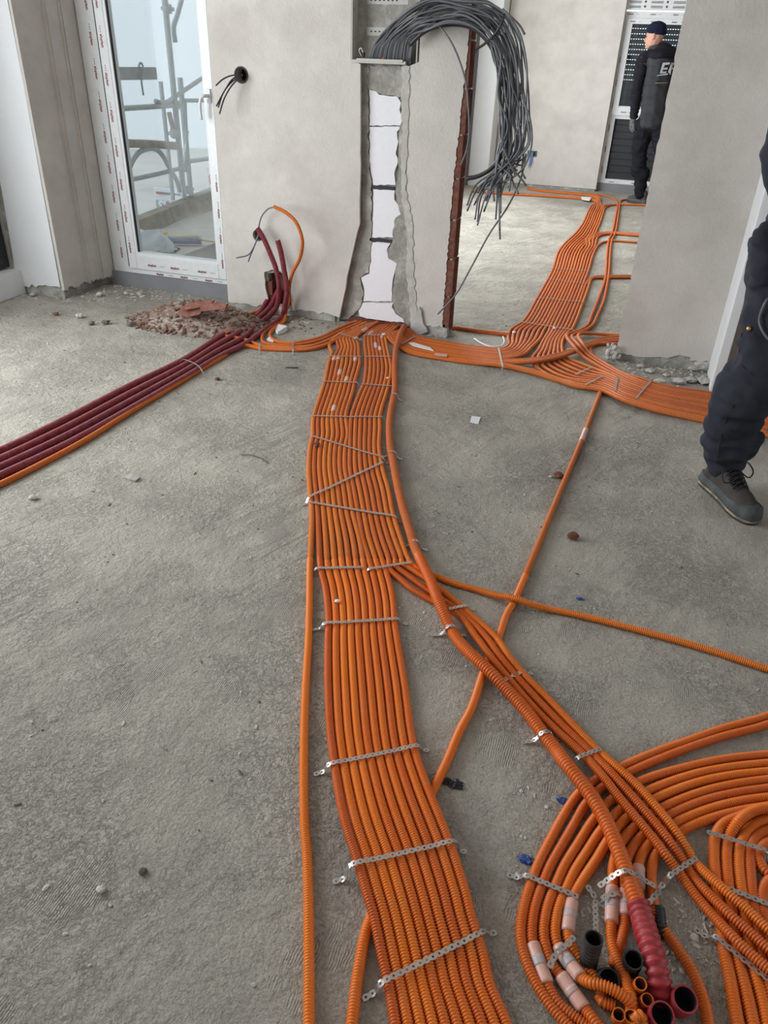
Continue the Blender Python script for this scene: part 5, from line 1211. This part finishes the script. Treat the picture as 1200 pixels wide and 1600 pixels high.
many([(95, 446, 300, 472, 260), (360, 482, 560, 505, 160), (966, 560, 1104, 604, 300), (20, 455, 110, 472, 70), (655, 505, 715, 528, 60)], 'wall_foot_grit', (.006, .016), 'stone', 'broken mortar crumbs along the foot of the walls', 13)
many([(1020, 1400, 1115, 1520, 130), (900, 1385, 960, 1440, 50), (600, 880, 700, 1010, 60), (790, 1170, 860, 1400, 30)], 'loop_grit', (.002, .006), 'stone', 'mortar grit in the gap between loop and coil', 14)
many([(440, 488, 560, 515, 130), (380, 495, 520, 530, 90)], 'brick_grit', (.003, .010), 'clay', 'brick crumbs between pipe hole and chase', 15)
# trodden mortar plates against the right wall
for k, (x, y, r_) in enumerate(((1095, 580, .040), (1083, 578, .03), (1030, 601, .03), (1060, 600, .032), (1078, 597, .03), (1000, 574, .02), (1015, 582, .025), (1098, 600, .035), (1040, 588, .018))):
    rock('mortar_lump', G(x, y), r_, 'smear', 'pale crumbling mortar lump at the foot of the right wall' if k else 'largest pale mortar lump in the corner by the white trim', seed=k+40, flat=.45 if k else .8, group=None if not k else 'mortar lumps at the right wall')

# ================================================================== PEOPLE
TMP = bpy.data.scenes.new('work')
_b = bmesh.new(); bmesh.ops.create_icosphere(_b, subdivisions=2, radius=1); _b.verts.ensure_lookup_table()
ICO_V = np.array([tuple(v.co) for v in _b.verts]); ICO_F = np.array([[v.index for v in f.verts] for f in _b.faces]); _b.free()
def blob(name, chains, m, parent, vox=.012, wr=0, wscale=.06, smooth=4, sub=8):
    VV = []; FF = []; k = 0
    for ch_ in chains:
        for a, b in zip(ch_[:-1], ch_[1:]):
            pa, pb = Vector(a[0]), Vector(b[0]); ra, rb_ = a[1], b[1]
            ra = ra if isinstance(ra, tuple) else (ra,)*3; rb_ = rb_ if isinstance(rb_, tuple) else (rb_,)*3
            L_ = (pb-pa).length; n = max(2, int(L_/(min(min(ra), min(rb_))*.35))+1)
            an = a[2] if len(a) > 2 else 0; ca_, sa_ = math.cos(an), math.sin(an)
            for i in range(n+1):
                t = i/n; q = ICO_V*np.array([lerp(x, y, t) for x, y in zip(ra, rb_)])
                q = np.stack([q[:, 0]*ca_-q[:, 1]*sa_, q[:, 0]*sa_+q[:, 1]*ca_, q[:, 2]], 1)+np.array(tuple(pa.lerp(pb, t)))
                VV.append(q); FF.append(ICO_F+k); k += len(q)
    o = mesh(name, np.concatenate(VV).tolist(), np.concatenate(FF).tolist(), m, parent)
    COL.objects.unlink(o); TMP.collection.objects.link(o); TMP.view_layers[0].update()
    md = o.modifiers.new('r', 'REMESH'); md.mode = 'VOXEL'; md.voxel_size = vox; md.use_smooth_shade = True
    s_ = o.modifiers.new('s', 'SMOOTH'); s_.iterations = smooth; s_.factor = .6
    TMP.view_layers[0].update(); dg = TMP.view_layers[0].depsgraph; me = bpy.data.meshes.new_from_object(o.evaluated_get(dg)); o.modifiers.clear(); o.data = me
    TMP.collection.objects.unlink(o); COL.objects.link(o)
    if wr:
        nv = len(me.vertices); co = np.empty(nv*3, np.float32); me.vertices.foreach_get('co', co); nr = np.empty(nv*3, np.float32); me.vertex_normals.foreach_get('vector', nr)
        co = co.reshape(-1, 3); nr = nr.reshape(-1, 3); d_ = np.empty(nv, np.float32)
        for q, c in enumerate(co.tolist()):
            k1 = noise.noise(Vector((c[0]*5+c[2]*2, c[1]*5, c[2]/wscale+c[0]*4))); k2 = noise.noise(Vector((c[0]*14+5, c[1]*14, c[2]*22)))
            k3 = noise.noise(Vector((c[0]*7-c[2]*11, c[1]*7, c[2]*17+c[0]*9))); d_[q] = wr*(math.sin(k1*6.5)*.75+k2*.35-abs(k3)*1.5+.35)
        co += nr*d_[:, None]; me.vertices.foreach_set('co', co.ravel()); me.update()
        for a_ in [a_ for a_ in me.attributes if a_.name in ('custom_normal', 'sharp_face', 'sharp_edge')]: me.attributes.remove(a_)
    me.polygons.foreach_set('use_smooth', [True]*len(me.polygons)); return o
def boot(parent, heel, toe, w_=.05, top=.13, laces=True, s=1.0, sole='boot_sole'):
    heel = Vector(heel); toe = Vector(toe); d = (toe-heel); L_ = d.length; d.normalize(); q = Vector((-d.y, d.x, 0)).normalized(); a = math.atan2(d.y, d.x)
    def at(t, v, z): p = heel+d*(t*L_)+q*v; return Vector((p.x, p.y, z))
    prof = [(0, .5), (.03, .72), (.12, .80), (.3, .74), (.5, .80), (.68, 1.0), (.82, .98), (.93, .75), (.985, .45), (1.0, .15)]
    ol = [(t, v*w_) for t, v in prof]+[(t, -v*w_*.92) for t, v in reversed(prof)]
    def ext(name, rings, m):
        V = []; n = len(ol)
        for sc, z_ in rings:
            for t, v in ol: V.append(at(.5+(t-.5)*sc, v*sc, z_(t) if callable(z_) else z_))
        F = [tuple(reversed(range(n)))]+[(r_*n+i, r_*n+(i+1) % n, (r_+1)*n+(i+1) % n, (r_+1)*n+i) for r_ in range(len(rings)-1) for i in range(n)]+[tuple((len(rings)-1)*n+i for i in range(n))]
        return mesh(name, V, F, m, parent, True)
    ext('sole', [(.97, .0), (1.0, .004), (1.035, .016), (1.0, .022)], sole)
    ext('tread', [(.97, .0), (1.0, .0), (1.02, .008)], 'seal')
    ext('rand', [(1.02, .013), (1.05, lambda t: .026+.006*abs(t-.4)), (1.0, lambda t: .046+.03*max(0, t-.75)*2+.02*max(0, .2-t)*3), (.90, lambda t: .052+.03*max(0, t-.75)*2)], 'boot_rub')
    blob('upper', [[(at(.13, 0, .05), (w_*.78, w_*.78, .05), a), (at(.18, 0, .11), (w_*.74, w_*.72, .05), a), (at(.25, 0, top), (w_*.9, w_*.80, .03), a)],
                   [(at(.18, 0, .055), (w_*.9, w_*.72, .05), a), (at(.45, 0, .065), (w_*.9, w_*.70, .050), a), (at(.68, 0, .052), (w_*.9, w_*.90, .040), a), (at(.84, 0, .042), (w_*.75, w_*.80, .030), a)],
                   [(at(.24, 0, top-.02), (w_*.8, w_*.66, .03), a), (at(.42, 0, .10), (w_*.7, w_*.56, .03), a), (at(.6, 0, .075), (w_*.5, w_*.5, .022), a)]], 'boot', parent, .006, .0008, .03, 3)
    blob('tongue', [[(at(.36, 0, top+.012), (.012, .026, .012), a), (at(.47, 0, .116), (.014, .024, .010), a), (at(.62, 0, .090), (.014, .020, .008), a)]], 'jacket_dark', parent, .005)
    if laces:
        for k in range(6):
            t = .38+k*.052; z0 = lerp(.139, .094, k/5); s0 = .034-.001*k
            tube('lace', [at(t, -s0, z0-.012), at(t+.01, -s0*.4, z0+.003), at(t+.03, s0*.5, z0-.001), at(t+.04, s0, z0-.018)], .0026, 'lace', parent, .006, 6)
            tube('lace', [at(t, s0, z0-.012), at(t+.01, s0*.4, z0+.005), at(t+.03, -s0*.5, z0), at(t+.04, -s0, z0-.018)], .0026, 'lace', parent, .006, 6)
        tube('lace_loop', [at(.42, .01, .14), at(.40, .05, .15), at(.46, .075, .12), at(.52, .05, .105), at(.45, .01, .132)], .0026, 'lace', parent, .006, 6)
        tube('lace_loop', [at(.42, -.01, .14), at(.46, -.05, .135), at(.56, -.055, .10), at(.56, -.02, .105), at(.46, -.0, .128)], .0026, 'lace', parent, .006, 6)

def hand(parent, wrist, d, side, m, s=1.0):
    """relaxed hand: palm plus five bent digits, d = pointing direction"""
    wrist = Vector(wrist); d = Vector(d).normalized(); n_ = Vector(side).normalized(); q = d.cross(n_).normalized()
    ch_ = [[(wrist, (.026*s)), (wrist+d*.045*s, (.030*s, .024*s, .030*s)), (wrist+d*.085*s, (.028*s, .022*s, .030*s))]]
    for k, (o_, l) in enumerate(((-.030, .072), (-.010, .080), (.010, .075), (.029, .060))):
        b = wrist+d*.085*s+q*o_*s; ch_.append([(b, .0098*s), (b+d*l*.5*s+n_*.008*s, .0090*s), (b+d*l*.85*s+n_*.026*s, .0082*s), (b+d*l*.95*s+n_*.040*s, .0072*s)])
    b = wrist+d*.03*s-q*.028*s; ch_.append([(b, .013*s), (b+d*.03*s-q*.022*s+n_*.01*s, .0105*s), (b+d*.06*s-q*.028*s+n_*.022*s, .009*s)])
    return blob('hand', ch_, m, parent, .0045, 0, .05, 2)

# ---- man walking at the right edge
hx, hy = G(1096, 764), G(1178, 822)
mn_ = empty('person', (.7, 2.85, 0), 'person in dark navy work trousers and lace-up boots stepping at the right edge', 'person')
heel = Vector((G(1092, 752).x+.02, G(1092, 752).y, 0)); toe = Vector((G(1180, 826).x-.005, G(1180, 826).y+.02, 0))
boot(mn_, heel, toe, .050, .125)
ank = heel.lerp(toe, .22)
def q_(x, y, Y): return PY(x, y, Y)
d1 = (toe-heel).normalized()
leg = [((ank.x, ank.y, .135), .070), ((ank.x-.005, ank.y+.0, .19), .077), (tuple(q_(1137, 690, 2.72)), .088), (tuple(q_(1148, 650, 2.69)), .098), (tuple(q_(1170, 604, 2.67)), .102), (tuple(q_(1194, 562, 2.70)), .098), (tuple(q_(1212, 505, 2.73)), .103), (tuple(q_(1219, 450, 2.76)), .112), (tuple(q_(1232, 395, 2.80)), .128)]
pel = Vector(leg[-1][0])
hip2 = pel+Vector((.19, .10, 0)); kn2 = hip2+Vector((.06, .18, -.42)); an2 = kn2+Vector((.02, .26, -.38)); an2.z = .14
leg2 = [((an2.x, an2.y, .15), .068), ((an2.x, an2.y-.02, .24), .085), (tuple(kn2), .10), (tuple(hip2+Vector((0, 0, -.12))), .125), (tuple(hip2), .13)]
tr = blob('trousers', [leg, leg2, [(tuple(pel), .13), (tuple(hip2), .13)], [(tuple(pel+Vector((.08, .05, .02))), (.19, .13, .10)), (tuple(pel+Vector((.09, .06, .12))), (.18, .13, .08))],
     [((ank.x-.03, ank.y-.02, .17), (.050)), ((ank.x+.05, ank.y+.03, .175), (.050))], [((ank.x-.052, ank.y+.01, .225), .035), ((ank.x+.03, ank.y+.0, .215), .06), ((ank.x+.09, ank.y+.02, .225), .035)],
     [(tuple(q_(1196, 425, 2.71)), (.05, .05, .07)), (tuple(q_(1194, 372, 2.71)), (.045, .05, .05))]], 'denim', mn_, .007, .010, .085, 5)
# side seam and thigh pocket with button
def onsurf(o, pts, off=.002):
    from mathutils.bvhtree import BVHTree
    bm = bmesh.new(); bm.from_mesh(o.data); off_ = Vector(o.matrix_parent_inverse.translation) + (o.parent.location if o.parent else Vector())
    bv = BVHTree.FromBMesh(bm); bm.free(); out = []
    O = Vector((0, 0, CH))
    for x, y in pts:
        d = ray(x, y).normalized(); h = bv.ray_cast(O, d)
        if h[0] is not None: out.append(h[0]+h[1]*off)
    return out
s1 = onsurf(tr, [(1147, 632), (1135, 655), (1128, 680), (1124, 700), (1120, 722)])
if len(s1) > 2: tube('seam', s1, .0013, 'lace', mn_, .01, 5)
s1 = onsurf(tr, [(1160, 520), (1156, 548), (1160, 572), (1176, 585)])
if len(s1) > 2: tube('pocket_seam', s1, .0015, 'lace', mn_, .01, 5)
s1 = onsurf(tr, [(1171, 514)], .003)
if s1: bm = bmesh.new(); bmesh.ops.create_icosphere(bm, subdivisions=2, radius=.0085, matrix=Matrix.Translation(s1[0])); bmobj('button', bm, 'brass', mn_)
s1 = onsurf(tr, [(1203, 464), (1194, 478), (1190, 498), (1194, 518), (1204, 530)], .012)
if len(s1) > 2: tube('tool_ring', s1, .0038, 'cable', mn_, .01, 8)
wst = pel+Vector((.09, .06, .14)); chs = wst+Vector((-.035, -.02, .36))
sh1, sh2 = chs+Vector((-.16, -.10, .05)), chs+Vector((.17, .10, .05))
e1 = sh1+Vector((-.0, .03, -.29)); h1_ = e1+Vector((.16, -.02, -.22)); e2 = sh2+Vector((.03, .06, -.28)); h2_ = e2+Vector((.03, -.1, -.22))
blob('jacket', [[(tuple(wst+Vector((0, 0, -.05))), (.20, .15, .08), .5), (tuple(wst+Vector((-.01, 0, .10))), (.19, .14, .1), .5), (tuple(chs), (.21, .14, .12), .5), (tuple(chs+Vector((0, 0, .10))), (.10, .09, .05), .5)],
   [(tuple(sh1), .078), (tuple(e1), .060), (tuple(h1_), .046)], [(tuple(sh2), .078), (tuple(e2), .060), (tuple(h2_), .046)], [(tuple(sh1), .078), (tuple(sh2), .078)]], 'denim', mn_, .011, .007, .09, 4)
hand(mn_, h1_, (h1_-e1), (.3, .6, -.2), 'skin'); hand(mn_, h2_, (h2_-e2), (.3, .6, -.2), 'skin')
def head(parent, c, face, cap, hair=None, s=1.0):
    c = Vector(c); f = Vector(face).normalized(); a = math.atan2(f.y, f.x); q = Vector((-f.y, f.x, 0))
    blob('head', [[(c+Vector((0, 0, .0)), (.094*s, .074*s, .100*s), a), (c+f*.012+Vector((0, 0, -.05)), (.078*s, .062*s, .07*s), a)], [(c+f*.035+Vector((0, 0, -.085)), (.042, .04, .028), a), (c+f*.05+Vector((0, 0, -.09)), (.034, .03, .022), a)],
        [(c+f*.086+Vector((0, 0, .0)), .008), (c+f*.097+Vector((0, 0, -.028)), .0095)], [(c+Vector((0, 0, -.08))-f*.015, .052), (c+Vector((0, 0, -.17))-f*.03, .056)],
        [(c+q*.074+Vector((0, 0, .01)), (.016, .008, .026), a), (c+q*.076+Vector((0, 0, -.015)), (.012, .008, .016), a)], [(c-q*.074+Vector((0, 0, .01)), (.016, .008, .026), a), (c-q*.076+Vector((0, 0, -.015)), (.012, .008, .016), a)],
        [(c+f*.076+q*.014+Vector((0, 0, -.058)), (.008, .016, .005), a), (c+f*.076-q*.014+Vector((0, 0, -.058)), (.008, .016, .005), a)]], 'skin', parent, .006, 0, .05, 2)
    for sgn in (-1, 1):
        bm = bmesh.new(); bmesh.ops.create_icosphere(bm, subdivisions=2, radius=.009, matrix=Matrix.Translation(c+f*.080+q*.030*sgn+Vector((0, 0, .008)))); bmobj('eye', bm, 'cable_dark', parent, True)
    blob('beanie', [[(c+Vector((0, 0, .055))-f*.008, (.104*s, .086*s, .062*s), a), (c+Vector((0, 0, .085))-f*.012, (.094*s, .078*s, .055*s), a)], [(c+Vector((0, 0, .03))-f*.020, (.100*s, .087*s, .030*s), a), (c+Vector((0, 0, .04))-f*.020, (.100*s, .087*s, .030*s), a)]], cap, parent, .006, .001, .02, 3)
head(mn_, chs+Vector((-.01, -.03, .35)), (.3, -.95, 0), 'jacket_dark')
h2e = Vector((an2.x-.02, an2.y+.05, 0)); boot(mn_, h2e, h2e+Vector((.09, -.27, 0)), .05, .125, False)

# ---- man standing in the far room
pf = empty('person', (-.12, 9.9, 0), 'person in charcoal work jacket and navy beanie standing at the far door, back turned', 'person')
YM = 9.9
def f_(x, y, Y=YM): return tuple(PY(x, y, Y))
fd = Vector((-.80, .60, 0)).normalized(); fq = Vector((-fd.y, fd.x, 0)); fa = math.atan2(fd.y, fd.x)
legA = [(f_(1001, 303), .062), (f_(1001, 288), .074), (f_(1000, 262), .082), (f_(999, 238), .092), (f_(1003, 215), .10), (f_(1010, 192), .115)]
pv = Vector(legA[-1][0]); pR = pv+Vector((.19, -.03, .0))
legB = [((.10, 9.80, .11), .065), ((.10, 9.82, .3), .085), ((.07, 9.85, .5), .092), (tuple(pR+Vector((0, 0, -.12))), .112), (tuple(pR), .115)]
ft = blob('trousers', [legA, legB, [(tuple(pv), .115), (tuple(pR), .115)], [(tuple(pv+Vector((.09, 0, .06))), (.13, .18, .08), fa), (tuple(pv+Vector((.09, 0, .08))), (.13, .18, .08), fa)], [(f_(996, 266), .085), (f_(1004, 272), .08)]], 'jacket_dark', pf, .011, .010, .07, 3)
pc = pv+Vector((.095, 0, 0))
chest = Vector(f_(1036, 98)); belly = Vector(f_(1028, 150))
shL = Vector(f_(1005, 95, 9.86)); shR = chest+(chest-shL)*1.0; shR.z = shL.z
elL = Vector(f_(995, 140, 9.84)); wrL = Vector(f_(991, 180, 9.86))
elR = shR+Vector((.06, .02, -.30)); wrR = elR+Vector((-.02, .12, -.22))
fj = blob('jacket', [[(tuple(pc+Vector((.0, 0, -.02))), (.15, .205, .06), fa), (tuple(belly), (.15, .20, .10), fa), (tuple(chest), (.14, .205, .12), fa)], [(tuple(shL), .076), (tuple(chest+Vector((-.02, 0, .10))), .075), (tuple(shR), .076)]], 'jacket', pf, .011, .006, .08, 4)
blob('sleeve', [[(tuple(shL), .075), (tuple(elL), .062), (tuple(wrL), .048)]], 'jacket_dark', pf, .009, .006, .04, 3)
blob('sleeve', [[(tuple(shR), .075), (tuple(elR), .062), (tuple(wrR), .048)]], 'jacket_dark', pf, .009, .006, .04, 3)
blob('shoulder_yoke', [[(tuple(shL+Vector((.01, 0, .01))), .078), (tuple(chest+Vector((-.02, 0, .11))), .083), (tuple(shR), .078)], [(tuple(chest+Vector((0, 0, .05))), (.146, .210, .05), fa), (tuple(chest+Vector((0, 0, .07))), (.146, .20, .06), fa)]], 'jacket_dark', pf, .010, .003, .05, 4)
hd = Vector(f_(1023, 57, 9.9))
blob('collar', [[(tuple(hd+Vector((.03, 0, -.13))), (.080, .075, .035)), (tuple(hd+Vector((.02, 0, -.09))), (.076, .07, .03))]], 'jacket', pf, .009, .003, .03, 3)
hand(pf, wrL, (-.05, .05, -1), (.6, .5, 0), 'glove', 1.1); hand(pf, wrR, (0, .1, -1), (-.6, .5, 0), 'glove', 1.1)
head(pf, hd, (-.93, .12, -.15), 'beanie')
blob('beanie_cuff', [[(tuple(hd+Vector((.012, 0, .035))), (.103, .091, .022)), (tuple(hd+Vector((.012, 0, .045))), (.103, .091, .022))]], 'beanie', pf, .006, .001, .02, 2)
hb = Vector(f_(1004, 314)); boot(pf, Vector((hb.x+.05, hb.y-.04, 0)), Vector((hb.x-.17, hb.y+.12, 0)), .048, .11, False, sole='seal')
boot(pf, Vector((.14, 9.76, 0)), Vector((-.04, 9.95, 0)), .048, .11, False, sole='seal')
# back print and reflective bands, laid on the cloth
def decal(o, pts, m, name, off=.004):
    P = onsurf(o, pts, off)
    if len(P) == len(pts): mesh(name, [tuple(p) for p in P], [tuple(range(len(P)))], m, pf)
for pts in ([(1030, 115), (1035, 98), (1046, 97.5), (1045, 101), (1038, 102), (1036.5, 105), (1043, 105), (1042, 108.5), (1035.5, 109), (1034.5, 112), (1041, 111.5), (1040, 115)], [(1043, 112), (1047.5, 98), (1056, 97.5), (1055, 101), (1050, 102), (1049, 105.5), (1053, 105.5), (1052, 108.5), (1048, 109), (1046, 117)]):
    decal(fj, pts, 'reflect', 'back_lettering', .012)
decal(fj, [(1027, 117), (1043, 115.5), (1042.5, 117), (1027, 118.5)], 'reflect', 'back_print', .010); decal(fj, [(1024, 129.5), (1042, 128.5), (1042, 129.3), (1024, 130.3)], 'reflect', 'back_print', .010)
decal(ft, [(984, 213), (996, 215), (996, 217), (984, 215)], 'reflect', 'reflective_band', .010); decal(ft, [(984, 217), (996, 219), (996, 220.5), (984, 218.5)], 'reflect', 'reflective_band', .010); decal(ft, [(985, 206), (988, 206.5), (988, 207.5), (985, 207)], 'reflect', 'reflective_band', .010)

bpy.data.scenes.remove(TMP)
